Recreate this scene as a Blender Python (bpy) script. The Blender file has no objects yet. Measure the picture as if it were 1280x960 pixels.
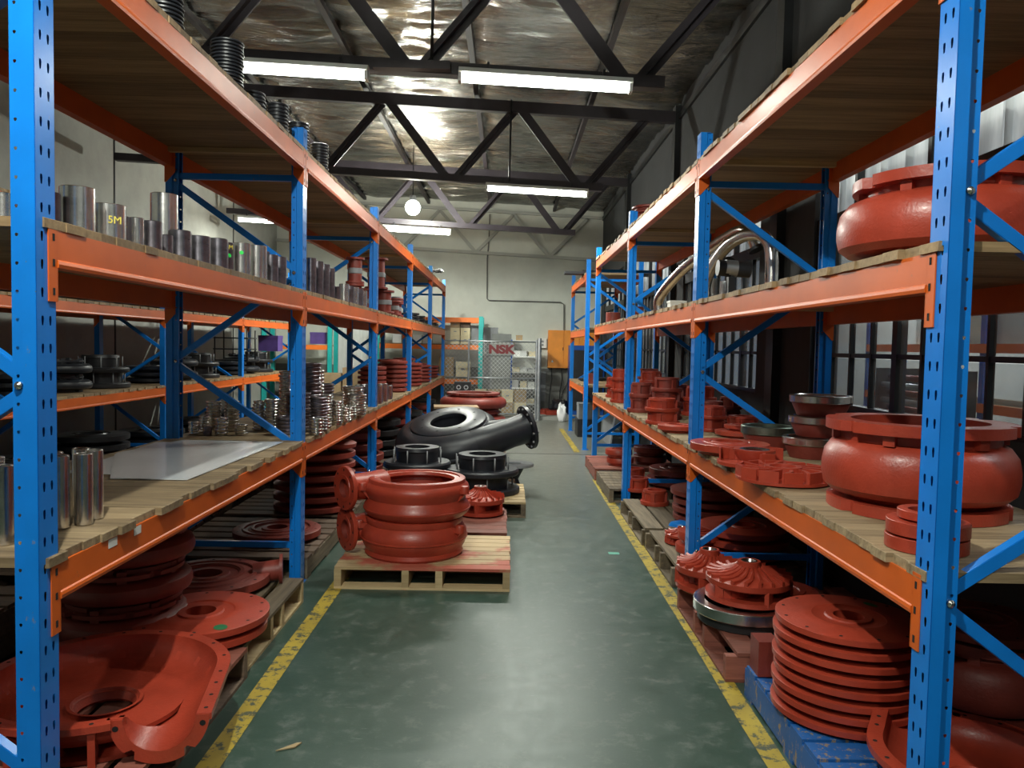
import bpy, math, random
from mathutils import Vector, Matrix, noise
random.seed(7)
PI = math.pi
sc = bpy.context.scene
COL = sc.collection

# ------------------------------------------------------------------ camera
F, PIT, YAW, ROLL, CAMH = 968.1, 0.0485, 0.0067, 0.0197, 1.5224
cam_d = bpy.data.cameras.new('camera'); cam = bpy.data.objects.new('camera', cam_d); COL.objects.link(cam)
cam_d.sensor_width = 36.0; cam_d.lens = F * 36.0 / 1280.0; cam_d.clip_start = 0.05; cam_d.clip_end = 100
Rz = Matrix.Rotation(YAW, 3, 'Z'); Rx = Matrix.Rotation(PIT, 3, 'X')
W2 = Rx @ Rz
rx, fw, up = Vector(W2[0]), Vector(W2[1]), Vector(W2[2])
c_, s_ = math.cos(ROLL), math.sin(ROLL)
r2 = rx * c_ + up * s_; u2 = up * c_ - rx * s_
mw = Matrix((( r2.x, u2.x, -fw.x, 0), (r2.y, u2.y, -fw.y, 0), (r2.z, u2.z, -fw.z, CAMH), (0, 0, 0, 1)))
cam.matrix_world = mw
sc.camera = cam

# ------------------------------------------------------------------ world, exposure
w = bpy.data.worlds.new('world'); sc.world = w; w.use_nodes = True
w.node_tree.nodes['Background'].inputs[0].default_value = (0.55, 0.62, 0.70, 1)
w.node_tree.nodes['Background'].inputs[1].default_value = 0.25
sc.view_settings.view_transform = 'Standard'; sc.view_settings.look = 'None'
sc.view_settings.gamma = 1.0; sc.view_settings.use_curve_mapping = False
sc.view_settings.exposure = 0.95
TUBE_W = 26.0      # watts of each lamp's area light
TUBE_E = 14.0      # emission of the tube surface
LCOL = (0.97, 1.0, 0.90)
KEY1, KEY2 = 190.0, 110.0
def area(name, loc, sx, sy, power, col=LCOL, rot=(0, 0, 0)):
    l = bpy.data.lights.new(name, 'AREA'); l.shape = 'RECTANGLE'; l.size = sx; l.size_y = sy; l.energy = power; l.color = col
    o = bpy.data.objects.new(name, l); COL.objects.link(o); o.location = loc; o.rotation_euler = rot; return o

# ------------------------------------------------------------------ materials
MATS = {}
def nt(name):
    m = bpy.data.materials.new(name); m.use_nodes = True; MATS[name] = m
    return m, m.node_tree, m.node_tree.nodes['Principled BSDF']
def N(t, typ, **kw):
    n = t.nodes.new(typ)
    for k, v in kw.items():
        if k in n.inputs: n.inputs[k].default_value = v
        else: setattr(n, k, v)
    return n
def coords(t, scale=(1, 1, 1), kind='Object'):
    tc = N(t, 'ShaderNodeTexCoord'); mp = N(t, 'ShaderNodeMapping'); mp.inputs['Scale'].default_value = scale
    t.links.new(tc.outputs[kind], mp.inputs['Vector']); return mp.outputs['Vector']
def ramp(t, src, stops):
    r = N(t, 'ShaderNodeValToRGB'); t.links.new(src, r.inputs['Fac'])
    e = r.color_ramp.elements
    while len(e) < len(stops): e.new(0.5)
    for el, (p, c) in zip(e, stops):
        el.position = p; el.color = tuple(c) + (1,) if len(c) == 3 else c
    return r.outputs['Color']
def mixc(t, fac, a, b):
    m = N(t, 'ShaderNodeMix', data_type='RGBA')
    if isinstance(fac, float): m.inputs[0].default_value = fac
    else: t.links.new(fac, m.inputs[0])
    for i, v in ((6, a), (7, b)):
        if isinstance(v, tuple): m.inputs[i].default_value = v + (1,)
        else: t.links.new(v, m.inputs[i])
    return m.outputs[2]
def noise_n(t, vec, scale, detail=4, rough=0.6):
    n = N(t, 'ShaderNodeTexNoise'); n.inputs['Scale'].default_value = scale; n.inputs['Detail'].default_value = detail
    n.inputs['Roughness'].default_value = rough; t.links.new(vec, n.inputs['Vector']); return n.outputs['Fac']
def bump(t, b, h, strength=0.2, dist=0.01):
    n = N(t, 'ShaderNodeBump'); n.inputs['Strength'].default_value = strength; n.inputs['Distance'].default_value = dist
    t.links.new(h, n.inputs['Height']); t.links.new(n.outputs['Normal'], b.inputs['Normal'])
def rnd(t):                                    # a random number per mesh island or per object
    g = N(t, 'ShaderNodeNewGeometry'); o = N(t, 'ShaderNodeObjectInfo')
    a = N(t, 'ShaderNodeMath', operation='ADD'); t.links.new(g.outputs['Random Per Island'], a.inputs[0]); t.links.new(o.outputs['Random'], a.inputs[1])
    f = N(t, 'ShaderNodeMath', operation='FRACT'); t.links.new(a.outputs[0], f.inputs[0]); return f.outputs[0]
def simple(name, col, rough=0.5, metal=0.0, var=0.25, sc_=6.0, bmp=0.0, coat=0.0, bscale=60.0, world=False):
    m, t, b = nt(name)
    v = coords(t)
    if world:
        g = N(t, 'ShaderNodeNewGeometry'); v = g.outputs['Position']
    n = noise_n(t, v, sc_, 5)
    d = tuple(c * (1 - var) for c in col); l = tuple(min(1, c * (1 + var)) for c in col)
    c = ramp(t, n, [(0.3, d), (0.7, l)])
    t.links.new(c, b.inputs['Base Color'])
    b.inputs['Roughness'].default_value = rough; b.inputs['Metallic'].default_value = metal
    if coat: b.inputs['Coat Weight'].default_value = coat; b.inputs['Coat Roughness'].default_value = 0.15
    if bmp: bump(t, b, noise_n(t, v, bscale, 3), bmp, 0.004)
    return m
def paint(name, col, worn, rough=0.32, amount=0.66):
    m, t, b = nt(name)
    g = N(t, 'ShaderNodeNewGeometry'); v = g.outputs['Position']
    mp = N(t, 'ShaderNodeMapping'); mp.inputs['Scale'].default_value = (1, 1, 0.45); t.links.new(v, mp.inputs['Vector'])
    n = noise_n(t, mp.outputs['Vector'], 34, 6, 0.75)
    n2 = noise_n(t, v, 3, 3)
    base = ramp(t, n2, [(0.3, tuple(c * 0.85 for c in col)), (0.7, tuple(min(1, c * 1.1) for c in col))])
    k = ramp(t, n, [(amount, (0, 0, 0)), (amount + 0.03, (1, 1, 1))])
    t.links.new(mixc(t, k, base, worn), b.inputs['Base Color'])
    b.inputs['Roughness'].default_value = rough; b.inputs['Coat Weight'].default_value = 0.12 if col[2] > .1 else 0.0; b.inputs['Coat Roughness'].default_value = 0.2; b.inputs['Specular IOR Level'].default_value = 0.4
    return m
blue = paint('blue_paint', (0.005, 0.185, 0.64), (0.16, 0.18, 0.22), 0.3, 0.67)
blue_dark = paint('dark_blue_paint', (0.012, 0.07, 0.30), (0.1, 0.1, 0.12), 0.35, 0.72)
orange = paint('orange_paint', (0.60, 0.105, 0.010), (0.30, 0.12, 0.06), 0.42, 0.66)
teal = paint('teal_paint', (0.02, 0.42, 0.40), (0.2, 0.3, 0.3), 0.4, 0.72)
orange_far = paint('bright_orange_paint', (0.85, 0.20, 0.03), (0.6, 0.3, 0.1), 0.4, 0.74)
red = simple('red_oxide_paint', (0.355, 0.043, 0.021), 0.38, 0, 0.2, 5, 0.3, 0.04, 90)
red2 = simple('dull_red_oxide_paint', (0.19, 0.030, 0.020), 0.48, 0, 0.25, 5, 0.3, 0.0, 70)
redpatch = None
rubber = simple('black_rubber', (0.014, 0.016, 0.021), 0.40, 0, 0.3, 4, 0.15, 0, 40)
black = simple('black_paint', (0.012, 0.012, 0.014), 0.45, 0, 0.3, 8)
dark_iron = simple('dark_iron', (0.035, 0.035, 0.038), 0.4, 0.5, 0.3, 8)
hole_m = simple('hole_black', (0.004, 0.004, 0.004), 0.9, 0, 0.0)
truss_m = simple('truss_paint', (0.030, 0.024, 0.030), 0.5, 0, 0.25, 5)
green_m = simple('green_touch_up_paint', (0.02, 0.16, 0.06), 0.5, 0, 0.2, 30)
def steel(name, col, rough=0.22, dirt=0.3, z=70):
    m, t, b = nt(name)
    v = coords(t, (3, 3, z)); n = noise_n(t, v, 1.0, 4)
    v2 = coords(t, (1, 1, 1)); n2 = noise_n(t, v2, 14, 3)
    c = ramp(t, n2, [(0.3, tuple(k * (1 - dirt) for k in col)), (0.65, col)])
    t.links.new(c, b.inputs['Base Color']); b.inputs['Metallic'].default_value = 1.0
    r = N(t, 'ShaderNodeMapRange'); r.inputs['To Min'].default_value = rough * 0.7; r.inputs['To Max'].default_value = rough * 1.5
    t.links.new(n, r.inputs['Value']); t.links.new(r.outputs[0], b.inputs['Roughness'])
    bump(t, b, n, 0.12, 0.002); return m
steel_m = steel('turned_steel', (0.74, 0.72, 0.69))
steel_dk = steel('oiled_dark_steel', (0.30, 0.27, 0.30), 0.3, 0.5)
steel_pp = steel('heat_tinted_steel', (0.31, 0.29, 0.325), 0.28, 0.5)
galv = steel('galvanised_steel', (0.52, 0.54, 0.56), 0.42, 0.25, 4)
def wood(name, a, bcol, along='X', rough=0.7, stain=None):
    m, t, b = nt(name)
    s = (1.6, 26, 26) if along == 'X' else (26, 1.6, 26)
    g = N(t, 'ShaderNodeNewGeometry'); mp = N(t, 'ShaderNodeMapping'); mp.inputs['Scale'].default_value = s
    t.links.new(g.outputs['Position'], mp.inputs['Vector'])
    n = noise_n(t, mp.outputs['Vector'], 1.6, 6, 0.65)
    c = ramp(t, n, [(0.3, a), (0.7, bcol)])
    r = rnd(t)
    rr = ramp(t, r, [(0.0, (0.62, 0.58, 0.52)), (1.0, (1.15, 1.12, 1.05))])
    mm = N(t, 'ShaderNodeMix', data_type='RGBA', blend_type='MULTIPLY'); mm.inputs[0].default_value = 1.0
    t.links.new(c, mm.inputs[6]); t.links.new(rr, mm.inputs[7]); out = mm.outputs[2]
    if stain:
        n3 = noise_n(t, g.outputs['Position'], 2.6, 4, 0.6)
        out = mixc(t, ramp(t, n3, [(stain[1], (0, 0, 0)), (stain[1] + 0.1, (1, 1, 1))]), out, stain[0])
    t.links.new(out, b.inputs['Base Color']); b.inputs['Roughness'].default_value = rough
    bump(t, b, n, 0.25, 0.003); return m
deck_w = wood('deck_timber', (0.19, 0.125, 0.065), (0.36, 0.25, 0.135))
deck_g = wood('weathered_deck_timber', (0.16, 0.11, 0.062), (0.40, 0.30, 0.18))
pal_new = wood('fresh_pallet_timber', (0.46, 0.33, 0.18), (0.68, 0.53, 0.32), 'X', 0.7, ((0.42, 0.10, 0.06), 0.47))
pal_edge = wood('pale_pallet_timber', (0.46, 0.34, 0.18), (0.66, 0.53, 0.32))
pal_grey = wood('grey_pallet_timber', (0.09, 0.07, 0.048), (0.22, 0.175, 0.12), 'Y')
pal_red = wood('red_stained_timber', (0.17, 0.055, 0.04), (0.33, 0.11, 0.08), 'X', 0.7, ((0.38, 0.28, 0.18), 0.66))
pal_dark = wood('dark_pallet_timber', (0.10, 0.07, 0.055), (0.22, 0.15, 0.11), 'X')
pal_blue = paint('chipped_blue_pallet_paint', (0.01, 0.10, 0.34), (0.26, 0.20, 0.14), 0.6, 0.56)
# floor: green epoxy, scuffed and greyer far down the aisle
m, t, b = nt('green_floor_paint'); floor_m = m
g = N(t, 'ShaderNodeNewGeometry'); P = g.outputs['Position']
n1 = noise_n(t, P, 0.9, 5, 0.6); n2 = noise_n(t, P, 9, 8, 0.75); n3 = noise_n(t, P, 45, 4, 0.7)
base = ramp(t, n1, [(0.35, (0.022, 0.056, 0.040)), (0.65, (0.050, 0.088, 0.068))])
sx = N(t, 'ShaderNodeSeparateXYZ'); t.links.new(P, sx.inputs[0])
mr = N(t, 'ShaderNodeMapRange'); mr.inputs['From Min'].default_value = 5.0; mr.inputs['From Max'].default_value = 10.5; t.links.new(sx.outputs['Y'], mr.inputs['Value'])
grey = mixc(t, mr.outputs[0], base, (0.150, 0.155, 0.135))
sc1 = ramp(t, n2, [(0.52, (0, 0, 0)), (0.70, (0.6, 0.6, 0.6))])
grey = mixc(t, sc1, grey, (0.17, 0.19, 0.17))
sc2 = ramp(t, n3, [(0.70, (0, 0, 0)), (0.74, (1, 1, 1))])
col = mixc(t, sc2, grey, (0.24, 0.27, 0.24))
mp = N(t, 'ShaderNodeMapping'); mp.inputs['Scale'].default_value = (1.2, 9, 1); mp.inputs['Rotation'].default_value = (0, 0, 0.35); t.links.new(P, mp.inputs['Vector'])
scr = noise_n(t, mp.outputs['Vector'], 2.4, 8, 0.8)
col = mixc(t, ramp(t, scr, [(0.63, (0, 0, 0)), (0.68, (0.5, 0.5, 0.5))]), col, (0.28, 0.32, 0.28))
t.links.new(col, b.inputs['Base Color'])
r = N(t, 'ShaderNodeMapRange'); r.inputs['To Min'].default_value = 0.22; r.inputs['To Max'].default_value = 0.55
t.links.new(n2, r.inputs['Value']); t.links.new(r.outputs[0], b.inputs['Roughness'])
bump(t, b, n2, 0.12, 0.01)
# yellow line
m, t, b = nt('worn_yellow_line_paint'); yel_m = m
g = N(t, 'ShaderNodeNewGeometry'); P = g.outputs['Position']
n2 = noise_n(t, P, 16, 7, 0.75); n1 = noise_n(t, P, 3, 3)
y_ = ramp(t, n1, [(0.3, (0.34, 0.24, 0.03)), (0.7, (0.52, 0.38, 0.045))])
col = mixc(t, ramp(t, n2, [(0.51, (0, 0, 0)), (0.57, (1, 1, 1))]), y_, (0.075, 0.085, 0.055))
t.links.new(col, b.inputs['Base Color']); b.inputs['Roughness'].default_value = 0.5
# foil
m, t, b = nt('silver_foil_insulation'); foil_m = m
g = N(t, 'ShaderNodeNewGeometry'); mp = N(t, 'ShaderNodeMapping'); mp.inputs['Scale'].default_value = (1.2, 9.0, 1.0); t.links.new(g.outputs['Position'], mp.inputs['Vector'])
n1 = noise_n(t, mp.outputs['Vector'], 2.2, 6, 0.6)
c = ramp(t, noise_n(t, g.outputs['Position'], 1.3, 4), [(0.3, (0.27, 0.275, 0.265)), (0.7, (0.56, 0.565, 0.54))])
t.links.new(c, b.inputs['Base Color']); b.inputs['Metallic'].default_value = 1.0; b.inputs['Roughness'].default_value = 0.24
bump(t, b, n1, 0.9, 0.06)
def wallmat(name, col, dirt, sc_=1.5, rough=0.8):
    m, t, b = nt(name); g = N(t, 'ShaderNodeNewGeometry'); P = g.outputs['Position']
    n = noise_n(t, P, sc_, 6, 0.65); n2 = noise_n(t, P, 12, 5, 0.6)
    c = ramp(t, n, [(0.3, tuple(k * (1 - dirt) for k in col)), (0.65, col)])
    t.links.new(c, b.inputs['Base Color']); b.inputs['Roughness'].default_value = rough
    bump(t, b, n2, 0.25, 0.01); return m
wall_white = wallmat('painted_block_wall', (0.62, 0.64, 0.57), 0.16)
truss_shaded = wallmat('shaded_white_truss_paint', (0.42, 0.43, 0.39), 0.2)  # white truss paint greyed, so the shading of the bars sits in the colour
wall_left_m = wallmat('grey_wall_sheeting', (0.38, 0.385, 0.35), 0.25)
wall_dark = wallmat('dark_wall_paint', (0.042, 0.045, 0.048), 0.3)
wall_grey = wallmat('lower_wall_grey_paint', (0.20, 0.20, 0.185), 0.3)
wall_out = wallmat('outside_wall', (0.55, 0.55, 0.52), 0.2)
kerb_m = wallmat('kerb_concrete', (0.30, 0.30, 0.27), 0.3)
frame_m = simple('black_window_frame', (0.012, 0.013, 0.014), 0.45, 0, 0.3)
m, t, b = nt('dusty_window_glass'); glass_m = m
tr = N(t, 'ShaderNodeBsdfTransparent'); tr.inputs[0].default_value = (0.82, 0.84, 0.84, 1)
b.inputs['Roughness'].default_value = 0.12; g = N(t, 'ShaderNodeNewGeometry')
c = ramp(t, noise_n(t, g.outputs['Position'], 5, 6, 0.7), [(0.3, (0.16, 0.17, 0.17)), (0.7, (0.34, 0.35, 0.34))]); t.links.new(c, b.inputs['Base Color'])
mx = N(t, 'ShaderNodeMixShader'); mx.inputs[0].default_value = 0.38
t.links.new(tr.outputs[0], mx.inputs[1]); t.links.new(b.outputs[0], mx.inputs[2]); t.links.new(mx.outputs[0], t.nodes['Material Output'].inputs[0])
m, t, b = nt('translucent_cladding'); clad_m = m
tl = N(t, 'ShaderNodeBsdfTranslucent'); g = N(t, 'ShaderNodeNewGeometry')
mp = N(t, 'ShaderNodeMapping'); mp.inputs['Scale'].default_value = (1, 5, 1); t.links.new(g.outputs['Position'], mp.inputs['Vector'])
c = ramp(t, noise_n(t, mp.outputs['Vector'], 2, 5), [(0.3, (0.50, 0.53, 0.54)), (0.7, (0.78, 0.80, 0.80))])
t.links.new(c, tl.inputs[0]); t.links.new(c, b.inputs['Base Color']); b.inputs['Roughness'].default_value = 0.3
mx = N(t, 'ShaderNodeMixShader'); mx.inputs[0].default_value = 0.5
t.links.new(tl.outputs[0], mx.inputs[1]); t.links.new(b.outputs[0], mx.inputs[2]); t.links.new(mx.outputs[0], t.nodes['Material Output'].inputs[0])
white_sheet = simple('white_plastic_sheet', (0.62, 0.64, 0.66), 0.22, 0, 0.05, 2)
white_p = simple('white_enamel', (0.72, 0.73, 0.70), 0.45, 0, 0.05)
card = simple('brown_cardboard', (0.34, 0.24, 0.13), 0.8, 0, 0.15)
card_y = simple('cream_carton', (0.66, 0.57, 0.36), 0.7, 0, 0.1)
purple = simple('purple_plastic', (0.09, 0.05, 0.22), 0.5, 0, 0.2)
cab_or = simple('orange_cabinet_enamel', (0.78, 0.27, 0.03), 0.4, 0, 0.08)
greyp = simple('grey_enamel', (0.22, 0.23, 0.24), 0.5, 0, 0.15)
grey_lt = simple('light_grey_plastic', (0.45, 0.46, 0.45), 0.5, 0, 0.1)
grey_mid = simple('sign_grey', (0.17, 0.18, 0.17), 0.5, 0, 0.15)
sign_red = simple('sign_red', (0.11, 0.005, 0.008), 0.5, 0, 0.1)
yel_mark = simple('yellow_marker', (0.75, 0.62, 0.10), 0.6, 0, 0.1)
grn_mark = simple('green_sticker', (0.03, 0.75, 0.10), 0.6, 0, 0.1)
cloth_w = simple('white_cloth', (0.75, 0.75, 0.75), 0.9, 0, 0.1)
cloth_k = simple('black_plastic_bag', (0.015, 0.015, 0.02), 0.4, 0, 0.2)
cable_m = simple('black_cable', (0.02, 0.02, 0.02), 0.5, 0, 0.1)
conduit_m = simple('conduit_grey', (0.12, 0.12, 0.11), 0.5, 0, 0.1)
m, t, b = nt('lit_tube'); tube_m = m
b.inputs['Emission Color'].default_value = (0.95, 1.0, 0.90, 1); b.inputs['Emission Strength'].default_value = TUBE_E; b.inputs['Base Color'].default_value = (0.9, 0.9, 0.9, 1)

# ------------------------------------------------------------------ mesh helpers
class M:
    def __init__(s): s.v = []; s.f = []; s.mi = []; s.sm = []; s.T = Matrix.Identity(4); s.cur = 0
    def add(s, vs, fs, smooth=False):
        k = len(s.v); s.v += [tuple(s.T @ Vector(p)) for p in vs]
        for f in fs: s.f.append(tuple(i + k for i in f)); s.mi.append(s.cur); s.sm.append(smooth)
        return s
    def box(s, x0, x1, y0, y1, z0, z1):
        return s.add([(x0, y0, z0), (x1, y0, z0), (x1, y1, z0), (x0, y1, z0), (x0, y0, z1), (x1, y0, z1), (x1, y1, z1), (x0, y1, z1)],
              [(0, 3, 2, 1), (4, 5, 6, 7), (0, 1, 5, 4), (1, 2, 6, 5), (2, 3, 7, 6), (3, 0, 4, 7)])
    def bar(s, a, b, w, h, upv=(0, 0, 1)):
        a = Vector(a); b = Vector(b); d = (b - a).normalized(); u = Vector(upv)
        if abs(d.dot(u)) > 0.98: u = Vector((1, 0, 0))
        r = d.cross(u).normalized(); u = r.cross(d)
        vs = []
        for p in (a, b):
            for i, j in ((-1, -1), (1, -1), (1, 1), (-1, 1)): vs.append(p + r * (w / 2 * i) + u * (h / 2 * j))
        return s.add(vs, [(0, 1, 2, 3), (7, 6, 5, 4), (0, 4, 5, 1), (1, 5, 6, 2), (2, 6, 7, 3), (3, 7, 4, 0)])
    def channel(s, a, b, w, h, tk=0.004, upv=(0, 0, 1)):       # an angle section: two thin legs
        a = Vector(a); b = Vector(b); d = (b - a).normalized(); u = Vector(upv)
        if abs(d.dot(u)) > 0.98: u = Vector((1, 0, 0))
        r = d.cross(u).normalized(); u = r.cross(d)
        s.bar(a - u * h / 2, b - u * h / 2, w, tk, u); s.bar(a - r * w / 2, b - r * w / 2, tk, h, u); s.bar(a + r * w / 2, b + r * w / 2, tk, h, u); return s
    def prism(s, pts, y0, y1, axis='Y'):                        # polygon in XZ swept along Y (or in XY along Z)
        n = len(pts)
        if axis == 'Y': vs = [(x, y0, z) for x, z in pts] + [(x, y1, z) for x, z in pts]
        elif axis == 'X': vs = [(y0, x, z) for x, z in pts] + [(y1, x, z) for x, z in pts]
        else: vs = [(x, y, y0) for x, y in pts] + [(x, y, y1) for x, y in pts]
        return s.add(vs, [tuple(range(n)), tuple(range(2 * n - 1, n - 1, -1))] + [(i, i + n, (i + 1) % n + n, (i + 1) % n) for i in range(n)])
    def lathe(s, prof, n=40, a0=0, a1=2 * PI, closed=False, smooth=True, cx=0, cy=0, cz=0):
        full = abs(a1 - a0 - 2 * PI) < 1e-6; m_ = n if full else n + 1; k = len(prof); vs = []
        for i in range(m_):
            a = a0 + (a1 - a0) * i / n
            for r, z in prof: vs.append((cx + r * math.cos(a), cy + r * math.sin(a), cz + z))
        fs = []
        for i in range(n):
            j = (i + 1) % m_
            for q in range(k if closed else k - 1):
                q2 = (q + 1) % k; fs.append((i * k + q, j * k + q, j * k + q2, i * k + q2))
        return s.add(vs, fs, smooth)
    def tube(s, pts, r, n=10, caps=True, smooth=True):
        pts = [Vector(p) for p in pts]; rs = r if isinstance(r, (list, tuple)) else [r] * len(pts)
        vs = []; u = None
        for i, p in enumerate(pts):
            d = (pts[min(i + 1, len(pts) - 1)] - pts[max(i - 1, 0)]).normalized()
            if u is None: u = d.orthogonal().normalized()
            u = (u - d * u.dot(d)).normalized(); q = d.cross(u)
            for k in range(n):
                a = 2 * PI * k / n; vs.append(p + (u * math.cos(a) + q * math.sin(a)) * rs[i])
        fs = [(i * n + k, i * n + (k + 1) % n, (i + 1) * n + (k + 1) % n, (i + 1) * n + k) for i in range(len(pts) - 1) for k in range(n)]
        s.add(vs, fs, smooth)
        if caps:
            s.add([vs[k] for k in range(n)], [tuple(reversed(range(n)))]); s.add([vs[(len(pts) - 1) * n + k] for k in range(n)], [tuple(range(n))])
        return s
    def mesh(s, name, mats, auto=0.6):
        me = bpy.data.meshes.new(name); me.from_pydata(s.v, [], s.f)
        for q in (mats if isinstance(mats, (list, tuple)) else [mats]): me.materials.append(q)
        me.polygons.foreach_set('material_index', s.mi); me.polygons.foreach_set('use_smooth', s.sm)
        me.update()
        if any(s.sm):
            import bmesh as bmm
            b = bmm.new(); b.from_mesh(me); bmm.ops.remove_doubles(b, verts=b.verts, dist=1e-5)
            for e in b.edges:
                if len(e.link_faces) == 2 and e.calc_face_angle(0) > auto: e.smooth = False
            bmm.ops.recalc_face_normals(b, faces=b.faces)
            b.to_mesh(me); b.free()
        return me
def obj(name, m, mats, parent=None, loc=(0, 0, 0), rot=(0, 0, 0), label=None, cat=None, group=None, kind=None):
    me = m.mesh(name, mats) if isinstance(m, M) else m
    o = bpy.data.objects.new(name, me); COL.objects.link(o); o.location = loc; o.rotation_euler = rot
    if parent: o.parent = parent
    return tag(o, label, cat, group, kind)
def short(l):
    l = l.replace(' from top of the ', ' down in the ').replace('topmost of the ', 'top of the ')
    while len(l.split()) > 16 and ' the ' in l: l = l[::-1].replace(' eht ', ' ', 1)[::-1]
    return l
def tag(o, label=None, cat=None, group=None, kind=None):
    if label: o['label'] = short(label)
    if cat: o['category'] = cat
    if group: o['group'] = group
    if kind: o['kind'] = kind
    return o
def thing(name, label, cat, loc=(0, 0, 0), rz=0, group=None, rot=None):
    o = bpy.data.objects.new(name, None); COL.objects.link(o); o.location = loc; o.rotation_euler = rot or (0, 0, rz); o.empty_display_size = 0.05
    return tag(o, label, cat, group)
CH = {}
def dup(o, loc=None, rz=None, label=None, group=None, parent=None, rot=None, scale=None, name=None):
    c = o.copy(); COL.objects.link(c)
    if parent: c.parent = parent
    if loc: c.location = loc
    if rz is not None: c.rotation_euler = (0, 0, rz)
    if rot is not None: c.rotation_euler = rot
    if scale: c.scale = scale
    if label: c['label'] = short(label)
    if group: c['group'] = group
    for ch in list(o.children): 
        k = dup(ch, parent=c)
    return c
class Proto:                                   # first call moves the original, later calls copy it
    def __init__(s, fn): s.fn = fn; s.o = None
    def __call__(s, loc, rz=0, label=None, group=None, rot=None, scale=None):
        if s.o is None:
            s.o = s.fn(); o = s.o; s.first = True
            o.location = loc; o.rotation_euler = rot or (0, 0, rz)
            if scale: o.scale = scale
            tag(o, label, None, group); return o
        o = dup(s.o, loc, rz, label, group, None, rot, scale or (1, 1, 1))
        if not group and 'group' in o.keys(): del o['group']
        return o
def struct(name, m, mats, parent=None):
    o = obj(name, m, mats, parent)
    if not parent: o['kind'] = 'structure'
    return o
ORD = ['topmost', 'second from top', 'third from top', 'fourth from top', 'fifth from top', 'sixth from top', 'seventh from top', 'eighth from top', 'ninth from top', 'tenth from top', 'eleventh from top', 'twelfth from top', 'thirteenth from top', 'fourteenth from top'] + [('%dth from top' % k).replace('21th', '21st').replace('22th', '22nd') for k in range(15, 30)]
def oname(i, n): return 'bottom' if i == n - 1 and n > 1 else ORD[i]

# ================================================================== SHELL
XR, XL, YB, YF = 2.13, -5.3, 17.8, -5.0
def roofz(x): return 4.56 - 0.042 * (x - XR)
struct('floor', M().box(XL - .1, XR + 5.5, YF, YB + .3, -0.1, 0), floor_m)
# foil ceiling: a wrinkled sheet sagging between the purlins
nx, ny = 80, 620; vs = []; fs = []
for i in range(nx + 1):
    x = XL + (XR - XL + .1) * i / nx
    for j in range(ny + 1):
        y = YF + (YB - YF + .1) * j / ny
        z = roofz(x) + 0.12 + 0.05 * noise.noise(Vector((x * 0.8, y * 3.2, 1.0))) + 0.042 * noise.noise(Vector((x * 1.5, y * 7.5, 4.0))) + 0.018 * noise.noise(Vector((x * 3.5, y * 16, 9.0))) - 0.03 * abs(math.sin(PI * (x + 0.45) / 1.45))
        vs.append((x, y, z))
for i in range(nx):
    for j in range(ny):
        a = i * (ny + 1) + j; fs.append((a, a + 1, a + ny + 2, a + ny + 1))
struct('ceiling', M().add(vs, fs, True), foil_m)
bpy.data.objects['ceiling'].data.polygons.foreach_get  # keep the mesh as built
struct('roof_deck', M().box(XL - .1, XR + .1, YF, YB + .2, 4.95, 5.0), black)['kind'] = 'structure'
# back wall: upper white, lower grey dado
wb = struct('wall_back', M().box(XL - .1, XR + .1, YB, YB + .2, 1.02, 5.0), wall_white)
struct('dado', M().box(XL - .1, XR + .1, YB - .012, YB + .2, 0, 1.03), wall_grey, wb)
struct('wall_front', M().box(XL - .1, XR + 5.5, YF - .2, YF, 0, 5.0), wall_dark)
wl = struct('wall_left', M().box(XL - .2, XL, YF, YB, 0, 5.0), wall_left_m)
for i, y in enumerate((1.5, 6.0, 10.5, 15.0)):
    struct('wall_joint', M().box(XL, XL + .012, y - .012, y + .012, 0, 4.85), black, wl)
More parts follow.
